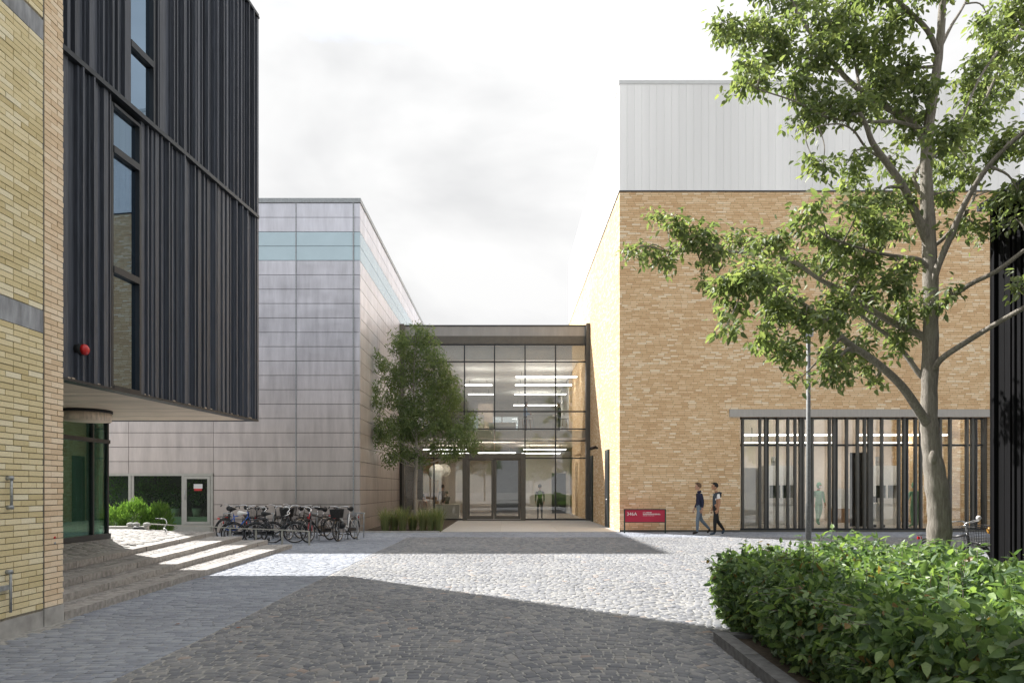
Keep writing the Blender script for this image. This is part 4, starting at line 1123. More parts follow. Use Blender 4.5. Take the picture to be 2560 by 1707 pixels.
# ------------------------------------------------------------------ grass tufts in the bed
for k, (x, sc_) in enumerate(((885,1.0),(905,.9),(925,1.05),(948,.8),(972,1.0),(990,.95),(1008,1.05))):
    Y = 25.5+rnd.uniform(-.15,.5); X = XU(x*Q, Y)
    lab = ['leftmost tuft of long grass beside the silver wall','second grass tuft from the silver wall','third grass tuft from the silver wall','small grass tuft just left of the slender trunk','grass tuft just right of the slender trunk','grass tuft second from the right end of the bed','rightmost dark green grass tuft at the end of the bed'][k]
    t = thing('grass_tuft', lab, 'grass tuft', (X, Y, 0), 0, 'grass tufts in the planting bed')
    n = 260; a = rng.uniform(0,2*np.pi,n); r_ = rng.uniform(0,.13,n); h = rng.uniform(.5,1.0,n)*sc_; ln = rng.uniform(.1,.42,n)
    bx = np.stack([r_*np.cos(a), r_*np.sin(a), np.zeros(n)],1); out = np.stack([np.cos(a), np.sin(a), np.zeros(n)],1)
    sd_ = np.stack([-np.sin(a), np.cos(a), np.zeros(n)],1)*.008
    mid = bx+out*(ln*.3)[:,None]+np.array([0,0,1])*(h*.65)[:,None]; tip = bx+out*ln[:,None]+np.array([0,0,1])*(h*.95)[:,None]
    Vg = np.stack([bx-sd_, bx+sd_, mid+sd_*.8, mid-sd_*.8, tip+sd_*.2, tip-sd_*.2],1)
    me = quad_mesh('blades', Vg, np.array([[0,1,2,3],[3,2,4,5]]), M['grass'])
    o = bpy.data.objects.new('blades', me); COL.objects.link(o); o.parent = t; o['kind'] = 'stuff'

# ------------------------------------------------------------------ hedge and its planter
kx, ky = 2.17, 7.17
pk = thing('planter_edging', 'dark granite kerb round the hedge bed at lower right', 'kerb', (kx, ky, 0))
y = ky
while y > -1:
    ln = 1.0; MB().prism([(kx+(ky-y)*-.028, y),(kx+(ky-y)*-.028+.15, y),(kx+(ky-y+ln-.008)*-.028+.15, y-ln+.008),(kx+(ky-y+ln-.008)*-.028, y-ln+.008)], -.03, .10+rnd.uniform(-.004,.004)).build('kerb_stone', M['kerb'], pk); y -= ln
x = kx+.155
while x < 7.2: MB().box(x, x+.99, ky-.15, ky, -.03, .10+rnd.uniform(-.004,.004)).build('kerb_stone', M['kerb'], pk); x += 1.0
MB().box(kx+.12, 7.3, -1, ky-.1, -.02, .06).build('soil', M['soil'])['kind'] = 'structure'
hedge = thing('hedge', 'dense broad leaved green hedge filling the kerbed bed at lower right', 'hedge', (4.5, 5, 0))
HX = [1.9,2.53,3.19,4.0,4.5,4.93,5.3,6.06,7.3]; HZ = [.70,.84,.93,.99,.92,.82,.73,.60,.55]
def hedge_h(x, y):
    h = np.interp(x, HX, HZ)
    # nearer the viewer the top stays level, lower on the right
    h = np.where(y < 6.5, h + (6.5-y)*(.02 + .0*x), h)
    h = np.where(x > 4.6, h + np.clip((6.5-y)*.10, 0, .25), h)
    return h + .05*np.sin(x*3.1+y*1.7) + .04*np.sin(x*5.3-y*4.1)
def left_edge(y): return 2.48 - .028*(7.17-y) + .05*np.sin(y*4)
def hedge_points(n):
    out, nor = [], []
    k = int(n*.72); x = rng.uniform(2.2,7.3,k); y = rng.uniform(2.6,8.3,k)
    h = hedge_h(x,y); e = x-left_edge(y)
    rb_ = np.clip(e/.35, 0, 1); h = h*(.35+.65*np.sqrt(np.clip(1-(1-rb_)**2,0,1)))
    bk = np.clip((8.35-y)/.5, 0, 1); h = h*(.4+.6*np.sqrt(np.clip(1-(1-bk)**2,0,1)))
    ok = e > -.05
    P_ = np.stack([x,y,h],1)[ok]; N_ = np.tile([0,-.25,1.0],(ok.sum(),1)); N_[:,0] -= (1-rb_[ok])*1.4
    out.append(P_); nor.append(N_)
    k2 = int(n*.28); y = rng.uniform(2.6,8.2,k2); z = rng.uniform(.08,.95,k2)
    x = left_edge(y) + .18*np.abs(z-.55)**1.2*1.2 - .08*np.sin(z*3.1)
    z = z*np.clip(hedge_h(x+.3,y),.3,1.2)
    out.append(np.stack([x,y,z],1)); nor.append(np.tile([-1,-.3,.45],(k2,1)))
    return np.concatenate(out), np.concatenate(nor).astype(float)
NH = 38000
P_, N_ = hedge_points(NH); n = len(P_)
depth = rng.uniform(0,1,n)**1.5*.27
P_ = P_ - N_/np.linalg.norm(N_,axis=1,keepdims=True)*depth[:,None] + rng.normal(size=(n,3))*.03
D = randdir(n)*.95 + N_*.22 + np.array([-.1,-.35,-.38])
Nn = N_*.8 + randdir(n)*.95
Vh = orient(P_, D, Nn, rng.uniform(.05,.12,n), .85)
# sprigs standing up out of the top
ns = 170; xs = rng.uniform(2.3,6.6,ns); ys = rng.uniform(4.5,8.2,ns)
hz = hedge_h(xs,ys); sp_b = MB(); VV = []
for x, y, z in zip(xs, ys, hz):
    e = x-left_edge(y)
    if e < .15: continue
    hgt = rnd.uniform(.05,.16)+(.07 if rnd.random() < .15 else 0); tipp = Vector((x+rnd.uniform(-.06,.06), y+rnd.uniform(-.05,.05), z+hgt)); b0 = Vector((x,y,z-.15))
    sp_b.tube([b0, (b0+tipp)/2+Vector((rnd.uniform(-.02,.02),0,0)), tipp], [.004,.003,.002], 4, caps=False)
    m_ = 9; tt = rng.uniform(.45,1,m_)
    pp = np.array(b0)+(np.array(tipp)-np.array(b0))*tt[:,None]
    VV.append(orient(pp, randdir(m_)*np.array([1,1,.3])+np.array([0,0,.12]), np.tile([0,0,1.],(m_,1))+randdir(m_)*.3, rng.uniform(.05,.095,m_), 1.0))
for k in range(60):                                      # sprigs leaning out of the left face
    y = rnd.uniform(4.2,7.9); z = rnd.uniform(.25,.8); x = float(left_edge(np.array(y)))
    b0 = Vector((x+.1,y,z)); tipp = b0+Vector((-rnd.uniform(.15,.32), rnd.uniform(-.1,.1), rnd.uniform(-.05,.14)))
    sp_b.tube([b0, tipp], [.004,.002], 4, caps=False); m_ = 9; tt = rng.uniform(.3,1,m_)
    pp = np.array(b0)+(np.array(tipp)-np.array(b0))*tt[:,None]
    VV.append(orient(pp, randdir(m_)*np.array([1,1,.5])+np.array([-.3,0,-.2]), np.tile([0,0,1.],(m_,1))+randdir(m_)*.5, rng.uniform(.05,.09,m_), 1.0))
Vh = np.concatenate([Vh]+VV)
put_leaves(hedge, Vh, M['leaf_hedge'], 300)
sp_b.build('twigs', M['bark'], hedge, kind='stuff')
# woody interior that keeps the ground from showing through
b = MB()
for k in range(420):
    x = rnd.uniform(2.55,7.1); y = rnd.uniform(2.8,8.1)
    zt_ = float(hedge_h(np.array(x),np.array(y)))-.1
    b.tube([(x,y,0),(x+rnd.uniform(-.1,.1),y+rnd.uniform(-.1,.1),zt_*.5),(x+rnd.uniform(-.2,.2),y+rnd.uniform(-.2,.2),zt_)], [.009,.006,.003], 4, caps=False)
b.build('stems', M['bark'], hedge, kind='stuff')
n = 9000; P2 = np.stack([rng.uniform(2.6,7.2,n), rng.uniform(2.7,8.1,n), np.zeros(n)],1)
P2[:,2] = hedge_h(P2[:,0],P2[:,1])*rng.uniform(.15,.82,n)
Vi = orient(P2, randdir(n), randdir(n)+np.array([0,0,.5]), rng.uniform(.08,.14,n), 1.0)
me = leaf_mesh('inner_leaves', Vi-np.array([4.5,5,0]), M['leaf_hedge']); o = bpy.data.objects.new('inner_leaves', me); COL.objects.link(o); o.parent = hedge; o['kind'] = 'stuff'
# low green ground cover behind the hedge on the right
gc_n = 9000; x = rng.uniform(4.6,7.35,gc_n); y = rng.uniform(8.1,10.4,gc_n)
z = (.42+.06*np.sin(x*4+y*3))*rng.uniform(.55,1.05,gc_n)
Vg = orient(np.stack([x,y,z],1), randdir(gc_n)*np.array([1,1,.4]), randdir(gc_n)*.6+np.array([0,0,1.]), rng.uniform(.05,.1,gc_n), .9)
me = leaf_mesh('ground_cover', Vg-np.array([6,9,0]), M['leaf_bush']); o = bpy.data.objects.new('ground_cover', me); COL.objects.link(o); o.location = (6,9,0)
o['kind'] = 'stuff'; tag(o, 'low bright green ground cover around the foot of the big tree', 'ground cover')

# ------------------------------------------------------------------ bushes behind the terrace kerb
for k, (x, wv, hh, lab) in enumerate(((262,44,1.05,'feathery green bush partly behind the glass vestibule corner'),(308,52,1.18,'bright green bush in the middle behind the terrace kerb'),(362,50,1.1,'rightmost feathery bush before the dark shop window'))):
    Y = 18.7+.2*k; X = XU(x*Q, Y)
    t = thing('bush', lab, 'bush', (X, Y, 0), 0, 'bushes behind the terrace kerb')
    n = 190; k1 = Q/F*Y
    tips = randdir(n)*(rng.uniform(.2,1,n)**.4)[:,None]*np.array([wv*k1*.62,.45,.52]) + np.array([0,0,hh-.45]); tips[:,2] = np.abs(tips[:,2])
    nl = 22; Pn = np.repeat(tips,nl,0)+rng.normal(size=(n*nl,3))*.05
    D = (Pn-np.array([0,0,.2]))*1.2+randdir(n*nl)*.6+np.array([0,0,.2])
    me = leaf_mesh('foliage', orient(Pn, D, randdir(n*nl)+np.array([0,0,.5]), rng.uniform(.05,.11,n*nl), .4), M['leaf_bush'])
    o = bpy.data.objects.new('foliage', me); COL.objects.link(o); o.parent = t; o['kind'] = 'stuff'
    b = MB()
    for j in range(14): b.tube([(0,0,0),(rnd.uniform(-.2,.2),rnd.uniform(-.15,.15),.5),(rnd.uniform(-.4,.4),rnd.uniform(-.3,.3),.95)], [.01,.007,.003], 4)
    b.build('stems', M['bark'], t, local=True)
for k, (x, lab) in enumerate(((290,'left rounded stone on the terrace kerb under the bushes'),(303,'middle rounded stone on the terrace kerb under the bushes'),(328,'right rounded stone on the terrace kerb under the bushes'))):
    Y = 17.46; b = MB(); b.ball((0,0,.045), .11, .07, .055, n=10, k=6)
    o = b.build('stone', M['concrete'], None); o.location = (XU(x*Q,Y),Y+.2,.63); tag(o, lab, 'stone', 'stones on the terrace kerb')

# ------------------------------------------------------------------ low handrail
hr = thing('low_handrail', 'low pale metal handrail running past the step ends to the bicycles', 'railing', (-7.5, 18, 0))
rp = [(-9.35,17.72,.69),(-8.9,18.3,.62),(-8.35,19.25,.53),(-7.82,19.3,.49),(-7.1,19.33,.46),(-6.37,19.37,.43),(XU(773,19.4),19.4,ZV(1327.5,19.4))]
b = MB()
for p, q in zip(rp[:-1], rp[1:]):
    b.add([(p[0],p[1]-.035,p[2]-.012),(q[0],q[1]-.035,q[2]-.012),(q[0],q[1]+.035,q[2]-.012),(p[0],p[1]+.035,p[2]-.012),(p[0],p[1]-.035,p[2]+.012),(q[0],q[1]-.035,q[2]+.012),(q[0],q[1]+.035,q[2]+.012),(p[0],p[1]+.035,p[2]+.012)],
          [(0,3,2,1),(4,5,6,7),(0,1,5,4),(1,2,6,5),(2,3,7,6),(3,0,4,7)])
b.build('rail', M['greyframe'], hr)
for p in rp[2:]: MB().box(p[0]-.02,p[0]+.02,p[1]-.02,p[1]+.02,-.02,p[2]-.011).build('post', M['greyframe'], hr)

# ------------------------------------------------------------------ sign 346A
s0, s1, sy = XU(1559.8,24.65), XU(1664.7,24.65), 24.65
sg = thing('building_sign', 'crimson building sign reading 346A in a dark green frame', 'sign', ((s0+s1)/2, sy, 0))
zt_s = ZV(1271.5, sy); zb_s = ZV(1304.7, sy)
MB().box(s0,s0+.045,sy-.02,sy+.02,-.02,zt_s).build('post', M['signframe'], sg); MB().box(s1-.045,s1,sy-.02,sy+.02,-.02,zt_s).build('post', M['signframe'], sg)
MB().box(s0+.045,s1-.045,sy-.02,sy+.02,zt_s-.035,zt_s).build('top_bar', M['signframe'], sg)
MB().box(s0+.045,s1-.045,sy-.012,sy+.02,zb_s-.01,zb_s+.012).build('bottom_bar', M['signframe'], sg)
MB().box(s0+.045,s1-.045,sy-.015,sy+.012,zb_s+.012,zt_s-.035).build('panel', M['signred'], sg)
def text(s, x, z, size, y, mat, parent, name='lettering', ext=.002, sx=1.0):
    cu = bpy.data.curves.new('t', 'FONT'); cu.body = s; cu.size = size; cu.extrude = ext; cu.resolution_u = 3
    to = bpy.data.objects.new('t', cu); COL.objects.link(to)
    dg = bpy.context.evaluated_depsgraph_get(); me = bpy.data.meshes.new_from_object(to.evaluated_get(dg))
    bpy.data.objects.remove(to); me.materials.clear(); me.materials.append(mat)
    o = bpy.data.objects.new(name, me); COL.objects.link(o); o.parent = parent
    o.location = Vector((x,y,z))-parent_loc(parent); o.rotation_euler = (math.pi/2,0,0); o.scale = (sx,1,1); return o
px = lambda p: s0+(p-100)/20.45/ (F/sy)            # pixels of the enlarged sign crop -> metres
pzz = lambda p: zt_s-(p-130)/20.45/(F/sy)
text('346A', px(240), pzz(465), .172, sy-.018, M['letter'], sg)
text('DTU', px(1060), pzz(338), .052, sy-.018, M['letter'], sg)
# the small print is too small to read in the photograph: rows of word-long strokes
for (xa_, xb2, za, hh) in ((1240,1510,330,34),(1070,1950,390,22),(1070,1970,428,22),(1070,1640,480,12)):
    b = MB(); x = xa_
    while x < xb2-20:
        w_ = min(rnd.uniform(40,150), xb2-x); b.box(px(x), px(x+w_), sy-.018, sy-.0155, pzz(za), pzz(za-hh)); x += w_+14
    b.build('small_print', M['letter'], sg)

# ------------------------------------------------------------------ lamp post
lx, ly = XU(2021,17.3), 17.3
M['post'] = simple('weathered_galvanised', (.10,.105,.105), .6, .3, var=.35, scale=30)
lp = thing('lamp_post', 'galvanised lamp post with two dark disc heads hidden in the tree branches', 'street lamp', (lx, ly, 0))
zt_l = ZV(800,ly)
MB().tube([(lx,ly,-.02),(lx,ly,1.2),(lx,ly,1.25),(lx,ly,zt_l)], [.070,.070,.056,.05], 16).build('pole', M['post'], lp)
MB().box(lx-.09,lx+.09,ly-.09,ly+.09,ZV(842,ly),ZV(815,ly)).build('control_box', M['galv'], lp)
for s in (-1,1):
    MB().tube([(lx,ly,zt_l-.25),(lx+s*.25,ly,zt_l-.12),(lx+s*.5,ly,zt_l+.05)], .025, 8).build('arm', M['galv'], lp)
    h_ = MB(); cx_ = lx+s*.66; zc = zt_l+.08
    h_.tube([(cx_,ly,zc-.07),(cx_,ly,zc-.05),(cx_,ly,zc+.02),(cx_,ly,zc+.07)], [.16,.33,.34,.1], 28)
    h_.build('lamp_head', M['darkmetal'], lp)

# ------------------------------------------------------------------ bicycles
def bicycle(label, x, y, yaw, frame=(.02,.02,.022), basket=None, saddle='black', z0=0.0, lean=.06, rack=True, step=False, extras=(), flip=False, detail=1):
    t = thing('bicycle', label, 'bicycle', (x, y, z0), 0, 'bicycles')
    t.rotation_euler = (lean, 0, yaw)
    if sum(frame) < .12: fm = M['black']
    else: fm = simple('frame_paint', frame, .35, var=.03)
    R_ = .335
    # local x forward: rear hub at -.52, front hub at .55
    rear, front = Vector((-.52,0,R_)), Vector((.56,0,R_))
    for c in (rear, front):
        w_ = MB(); w_.ring(c, R_-.02, .019, (0,1,0), 36, 6); tyre = w_.build('wheel', M['rubber'], t, local=True)
        s_ = MB(); s_.ring(c, R_-.045, .009, (0,1,0), 32, 5); s_.build('rim', M['chrome'], tyre, local=True)
        s_ = MB()
        for k in range(20):
            a = 2*math.pi*k/20; sd = .02*(1 if k % 2 else -1)
            s_.tube([c+Vector((0,sd,0)), c+Vector((math.cos(a)*(R_-.045),0,math.sin(a)*(R_-.045)))], .0022, 3, caps=False)
        s_.tube([c+Vector((0,-.045,0)), c+Vector((0,.045,0))], .018, 8); s_.build('spokes', M['chrome'], tyre, local=True)
        g_ = MB(); arc = []
        a0, a1 = (20, 175) if c is rear else (10, 150)
        for k in range(11):
            a = math.radians(a0+(a1-a0)*k/10); arc.append(c+Vector((math.cos(a)*(R_+.025),0,math.sin(a)*(R_+.025))))
        g_.tube(arc, .018, 6); g_.build('mudguard', fm if rnd.random() < .5 else M['black'], t, local=True)
    bb_ = Vector((-.06,0,.28)); st = Vector((-.2,0,.80)); hd = Vector((.36,0,.86)); hb = Vector((.40,0,.70))
    f_ = MB()
    if step:
        f_.tube(spline([hb, Vector((.2,0,.45)), bb_+Vector((.05,0,.03))], 5), .022, 8); f_.tube(spline([hd+Vector((0,0,-.06)), Vector((.16,0,.5)), Vector((-.12,0,.42))], 5), .016, 8)
    else:
        f_.tube([hd+Vector((0,0,-.05)), st+Vector((.02,0,-.08))], .019, 8); f_.tube([hb, bb_], .021, 8)
    f_.tube([bb_, st], .018, 8); f_.tube([hb, hd], .022, 8)
    for sgn in (-1,1):
        o_ = Vector((0,sgn*.055,0))
        f_.tube([bb_+o_*.5, rear+o_], .011, 6); f_.tube([st+o_*.3+Vector((.01,0,-.12)), rear+o_], .009, 6)
        f_.tube([hb+o_*.8+Vector((.01,0,-.02)), hb+o_+Vector((.05,0,-.12)), front+o_], .012, 6)
    f_.build('frame', fm, t, local=True)
    h_ = MB(); h_.tube([hd, hd+Vector((-.03,0,.14))], .014, 8)
    top = hd+Vector((-.03,0,.14))
    for sgn in (-1,1): h_.tube(spline([top, top+Vector((.07,sgn*.1,.05)), top+Vector((.02,sgn*.24,.05)), top+Vector((-.16,sgn*.29,0))], 4), .012, 7)
    h_.build('handlebar', M['chrome'], t, local=True)
    for sgn in (-1,1): MB().tube([top+Vector((-.06,sgn*.275,.02)), top+Vector((-.2,sgn*.295,-.01))], .018, 8).build('grip', M['rubber'], t, local=True)
    sd_ = MB(); sc = st+Vector((-.05,0,.14))
    sd_.tube([st+Vector((0,0,-.05)), sc+Vector((0,0,-.02))], .013, 8)
    sd_.build('seat_post', M['chrome'], t, local=True)
    sd_ = MB(); sd_.tube([sc+Vector((-.13,0,.02)), sc+Vector((-.08,0,.025)), sc+Vector((.02,0,.03)), sc+Vector((.14,0,.025))], [.05,.085,.05,.02], 10)
    sd_.build('saddle', M['white'] if saddle == 'white' else M['rubber'], t, local=True)
    c_ = MB(); c_.ring(bb_+Vector((0,.05,0)), .09, .006, (0,1,0), 20, 4); c_.tube([bb_+Vector((0,-.07,0)), bb_+Vector((0,.07,0))], .02, 8)
    for sgn in (-1,1):
        e_ = bb_+Vector((sgn*.12,sgn*.07,-.1)); c_.tube([bb_+Vector((0,sgn*.07,0)), e_], .008, 6); c_.box(e_.x-.045,e_.x+.045,e_.y,e_.y+sgn*.09,e_.z-.012,e_.z+.012)
    c_.build('crank', M['darkmetal'], t, local=True)
    cc_ = MB(); cc_.box(-.52,-.02,.035,.065,.27,.38); cc_.build('chain_guard', M['black'], t, local=True)
    if rack:
        r_ = MB()
        for sgn in (-1,1):
            r_.tube([Vector((-.25,sgn*.06,.74)), Vector((-.75,sgn*.06,.74))], .007, 5); r_.tube([Vector((-.68,sgn*.06,.74)), rear+Vector((0,sgn*.06,0))], .006, 5)
        r_.tube([Vector((-.75,-.06,.74)), Vector((-.75,.06,.74))], .007, 5); r_.build('rack', M['darkmetal'], t, local=True)
        MB().box(-.78,-.76,-.04,.04,.66,.71).build('rear_light', M['red'], t, local=True)
    k_ = MB(); k_.tube([Vector((-.1,-.05,.27)), Vector((-.22,-.2,.01))], .009, 6); k_.build('kickstand', M['chrome'], t, local=True)
    if basket:
        bw, bd, bh, mat = basket; x0 = .47; z1 = .98; b = MB()
        a = [(x0,-bw/2),(x0+bd,-bw/2),(x0+bd,bw/2),(x0,bw/2)]; lo = .82
        cxm = x0+bd/2
        def ringat(z, k): return [Vector((cxm+(p[0]-cxm)*k, p[1]*k, z)) for p in a]
        for j in range(8):
            k = lo+(1-lo)*j/7; R4 = ringat(z1-bh+bh*j/7, k)
            for i in range(4): b.tube([R4[i], R4[(i+1)%4]], .006 if j in (0,7) else .0028, 4, caps=False)
        for i in range(4):
            for q in range(9):
                tt = q/9
                p0 = ringat(z1-bh, lo); p1 = ringat(z1, 1)
                b.tube([p0[i].lerp(p0[(i+1)%4],tt), p1[i].lerp(p1[(i+1)%4],tt)], .0028, 4, caps=False)
        if mat == 'solid':
            p0 = ringat(z1-bh, lo*.97); p1 = ringat(z1-.01, .97)
            b.add(p0+p1, [(0,1,2,3)]+[(i,(i+1)%4,4+(i+1)%4,4+i) for i in range(4)])
        else:
            p0 = ringat(z1-bh+.005, lo); b.add(p0, [(0,1,2,3)])
        b.build('basket', M['black'], t, local=True)
    return t
BK = {'solid': (.36,.26,.26,'solid'), 'wire': (.4,.3,.27,'wire')}
UX = lambda u: XU(u, 20.9)
N90 = math.pi/2
bicycle('dark bicycle with red tail leaning near the glass door, leftmost of the row', UX(508), 22.6, N90+.3, lean=.12)
bicycle('bicycle with a bright blue frame right of the glass door', UX(566), 21.7, N90-.45, frame=(.02,.12,.5), lean=.1)
bicycle('dark bicycle carrying a big wire basket left of centre in the row', UX(606), 21.9, -N90+.35, basket=BK['wire'], lean=-.08)
bicycle('black bicycle wedged just right of the big wire basket', UX(634), 22.1, N90-.2, lean=.1, step=True)
bicycle('grey framed bicycle in the middle of the row', UX(690), 21.6, -N90+.2, frame=(.22,.23,.24), lean=-.05)
bicycle('black bicycle with a dark basket beside the grey framed one', UX(722), 21.8, -N90-.2, basket=BK['solid'], lean=.05)
bicycle('low bicycle with a pale saddle just behind the handrail', UX(655), 20.1, .3, frame=(.06,.06,.07), saddle='white', z0=-.02, lean=.35)
bicycle('small dark bicycle leaning down behind the last rail posts', UX(712), 20.0, .35, frame=(.05,.055,.06), lean=.42, step=True)
bicycle('bicycle with a bright red frame seen from behind', UX(772), 20.9, -N90+.32, frame=(.55,.02,.03), lean=-.04)
bicycle('black bicycle with a curved handlebar right of the red one', UX(803), 20.75, -N90-.38, lean=.05)
bicycle('thin black bicycle with a red reflector second from the right end', UX(832), 21.4, -N90+.3, lean=-.04)
bicycle('white bicycle with a dark front basket at the right end of the row', UX(861), 21.25, -N90-.25, frame=(.7,.7,.7), basket=BK['solid'], lean=.03, step=True)
bicycle('black bicycle squeezed behind the blue one against the silver wall', UX(548), 23.0, -N90+.5, lean=-.07)
bicycle('dark green bicycle with a basket behind the grey framed one', UX(668), 22.9, N90+.25, frame=(.01,.06,.04), basket=BK['wire'], lean=.06)
bicycle('dark brown bicycle half hidden left of the red one', UX(750), 22.4, -N90-.5, frame=(.05,.04,.03), lean=.07)
hm = thing('helmet', 'round dark bicycle helmet hanging from the white bicycle', 'helmet', (UX(857),20.75,.5))
b = MB(); b.ball((0,0,0), .13, .11, .12, n=14, k=10); b.build('shell', M['black'], hm, local=True); MB().tube([(0,0,.1),(0,.1,.3)], .006, 5).build('strap', M['rubber'], hm, local=True)
big = bicycle('bicycle with a large wire basket and white bell by the black shed', 8.1, 12.3, -N90+.12, basket=(.46,.34,.33,'wire'), lean=.04, z0=-.02)
big.location = (XU(2432,11.4)+.05, 12.0, 0)
MB().ball((.33,.26,1.09), .04, n=12, k=8).build('bell', M['white'], big, local=True)
MB().ball((.5,.3,.88), .045, .03, .06, n=10, k=6).build('side_reflector', simple('amber', (.7,.33,.02), .3), big, local=True)
lyb = bicycle('black bicycle fallen behind the terrace kerb with only grip and saddle showing', XU(378,18.3), 18.35, .4, lean=.95, z0=.0)
# rack hoops at the end of the row
rk = thing('bicycle_rack', 'galvanised hoop bicycle rack beside the silver corner', 'bicycle rack', (UX(880), 21.6, 0))
for k, (dx, dy) in enumerate(((0,0),(.0,1.0),(-1.4,.5),(-2.8,.5),(-4.2,.6))):
    x, y = UX(884)+dx, 21.4+dy
    MB().tube([(x,y,-.02),(x,y,.75),(x+.02,y+.03,.8),(x-.35,y+.3,.8),(x-.37,y+.33,.75),(x-.37,y+.33,-.02)], .018, 8).tube([(x,y,.38),(x-.37,y+.33,.38)], .012, 6).build('hoop', M['galv'], rk)

# ------------------------------------------------------------------ people
def skin_mesh(name, verts, edges, radii, root=0, sub=2):
    me = bpy.data.meshes.new(name); me.from_pydata(verts, edges, []); o = bpy.data.objects.new(name, me); COL.objects.link(o)
    md = o.modifiers.new('s', 'SKIN'); md.use_smooth_shade = True; md.branch_smoothing = .6
    for i, r_ in enumerate(radii): 
        rr_ = r_ if isinstance(r_, tuple) else (r_, r_)
        me.skin_vertices[0].data[i].radius = rr_
    me.skin_vertices[0].data[root].use_root = True
    sb_ = o.modifiers.new('b', 'SUBSURF'); sb_.levels = sub; sb_.render_levels = sub
    dg = bpy.context.evaluated_depsgraph_get(); out = bpy.data.meshes.new_from_object(o.evaluated_get(dg))
    bpy.data.objects.remove(o); return out
PM = {}
def pm(c, r_=.8):
    k = tuple(c)
    if k not in PM: PM[k] = simple('cloth', c, r_, var=.15, scale=20)
    return PM[k]
SKIN1 = simple('skin', (.48,.27,.18), .55, var=.05); SKIN2 = simple('skin_tan', (.40,.21,.12), .55, var=.05)
def person(label, loc, yaw, J, cols, skin, hair, hood=None, build=1.0, sleeve='long', scale=1.0, group=None, hairstyle='short'):
    """J: joints in metres, local +x is the way the figure faces. cols: shirt, trousers, shoes"""
    t = thing('person', label, 'person', loc, yaw, group); t.scale = (scale,)*3
    names = list(J.keys()); idx = {n_: i for i, n_ in enumerate(names)}
    E = [('pelvis','waist'),('waist','chest'),('chest','neck0'),('neck0','neck1'),
         ('pelvis','hipL'),('hipL','kneeL'),('kneeL','ankL'),('ankL','toeL'),('pelvis','hipR'),('hipR','kneeR'),('kneeR','ankR'),('ankR','toeR'),
         ('chest','shL'),('shL','elL'),('elL','wrL'),('wrL','paL'),('chest','shR'),('shR','elR'),('elR','wrR'),('wrR','paR')]
    Rd = dict(pelvis=(.155,.115),waist=(.135,.10),chest=(.165,.115),neck0=(.07,.07),neck1=(.058,.058),hipL=.092,hipR=.092,kneeL=.062,kneeR=.062,ankL=.042,ankR=.042,toeL=.036,toeR=.036,
              shL=.062,shR=.062,elL=.043,elR=.043,wrL=.028,wrR=.028,paL=.032,paR=.032)
    verts = [J[n_] for n_ in names]; edges = [(idx[a],idx[b_]) for a,b_ in E]
    rad = []
    for n_ in names:
        r_ = Rd[n_]; rad.append(tuple(q*build for q in r_) if isinstance(r_, tuple) else r_*build)
    me = skin_mesh('body', verts, edges, rad)
    shirt, trous, shoe = cols
    mats = [skin, pm(shirt), pm(trous), pm(shoe)]
    bm = bmesh.new(); bm.from_mesh(me); bpy.data.meshes.remove(me)
    def seg(p, a, b_):
        a, b_ = Vector(J[a]), Vector(J[b_]); d = b_-a; k = max(0,min(1,(p-a).dot(d)/max(d.length_squared,1e-9))); return (p-(a+d*k)).length, k
    for f_ in bm.faces:
        p = f_.calc_center_median(); best = min(((seg(p,a,b_)[0], a, b_, seg(p,a,b_)[1]) for a, b_ in E), key=lambda q: q[0])
        a, b_, k = best[1], best[2], best[3]
        if a in ('waist','chest') and b_ != 'neck1': m_ = 1
        elif (a, b_) == ('pelvis','waist'): m_ = 1 if k > .25 else 2
        elif a.startswith('sh'): m_ = 1 if (sleeve == 'long' or k < .55) else 0
        elif a.startswith('el'): m_ = 1 if (sleeve == 'long' and k < .8) else 0
        elif a.startswith('wr') or a == 'neck0': m_ = 0
        elif a.startswith('ank'): m_ = 3
        elif a.startswith('knee') and k > .94: m_ = 3
        else: m_ = 2
        if a.startswith('sh') and sleeve == 'short' and m_ == 1: m_ = 4
        f_.material_index = m_
    # head with nose, ears, eyes and mouth, joined to the body
    n1 = Vector(J['neck1']); hc = n1+Vector((.03,0,.125))
    def addball(c, rx, ry, rz, m_, n=16, k=12):
        r0 = bmesh.ops.create_uvsphere(bm, u_segments=n, v_segments=k, radius=1)
        for v in r0['verts']:
            co = v.co; taper = 1-.28*max(0,-co.z) if rz > .1 else 1
            v.co = Vector((co.x*rx*taper+c.x, co.y*ry*taper+c.y, co.z*rz+c.z))
        for f_ in {f_ for v in r0['verts'] for f_ in v.link_faces}: f_.material_index = m_; f_.smooth = True
    addball(hc, .098, .078, .122, 0)
    addball(hc+Vector((.1,0,-.012)), .022, .014, .026, 0, 8, 6)
    addball(hc+Vector((.072,0,-.085)), .03, .035, .022, 0, 8, 6)
    for s_ in (-1,1):
        addball(hc+Vector((-.005,s_*.08,-.01)), .02, .008, .03, 0, 8, 6)
        addball(hc+Vector((.086,s_*.032,.012)), .009, .012, .008, 5, 8, 6)
    addball(hc+Vector((.093,0,-.055)), .008, .02, .005, 6, 8, 6)
    # fingers and thumb on both hands
    def chain(pts, r_):
        me2 = MB(); me2.tube(pts, r_, 6); vv = [bm.verts.new(v) for v in me2.v]
        for f_ in me2.f:
            try: nf = bm.faces.new([vv[i] for i in f_]); nf.material_index = 0; nf.smooth = True
            except ValueError: pass
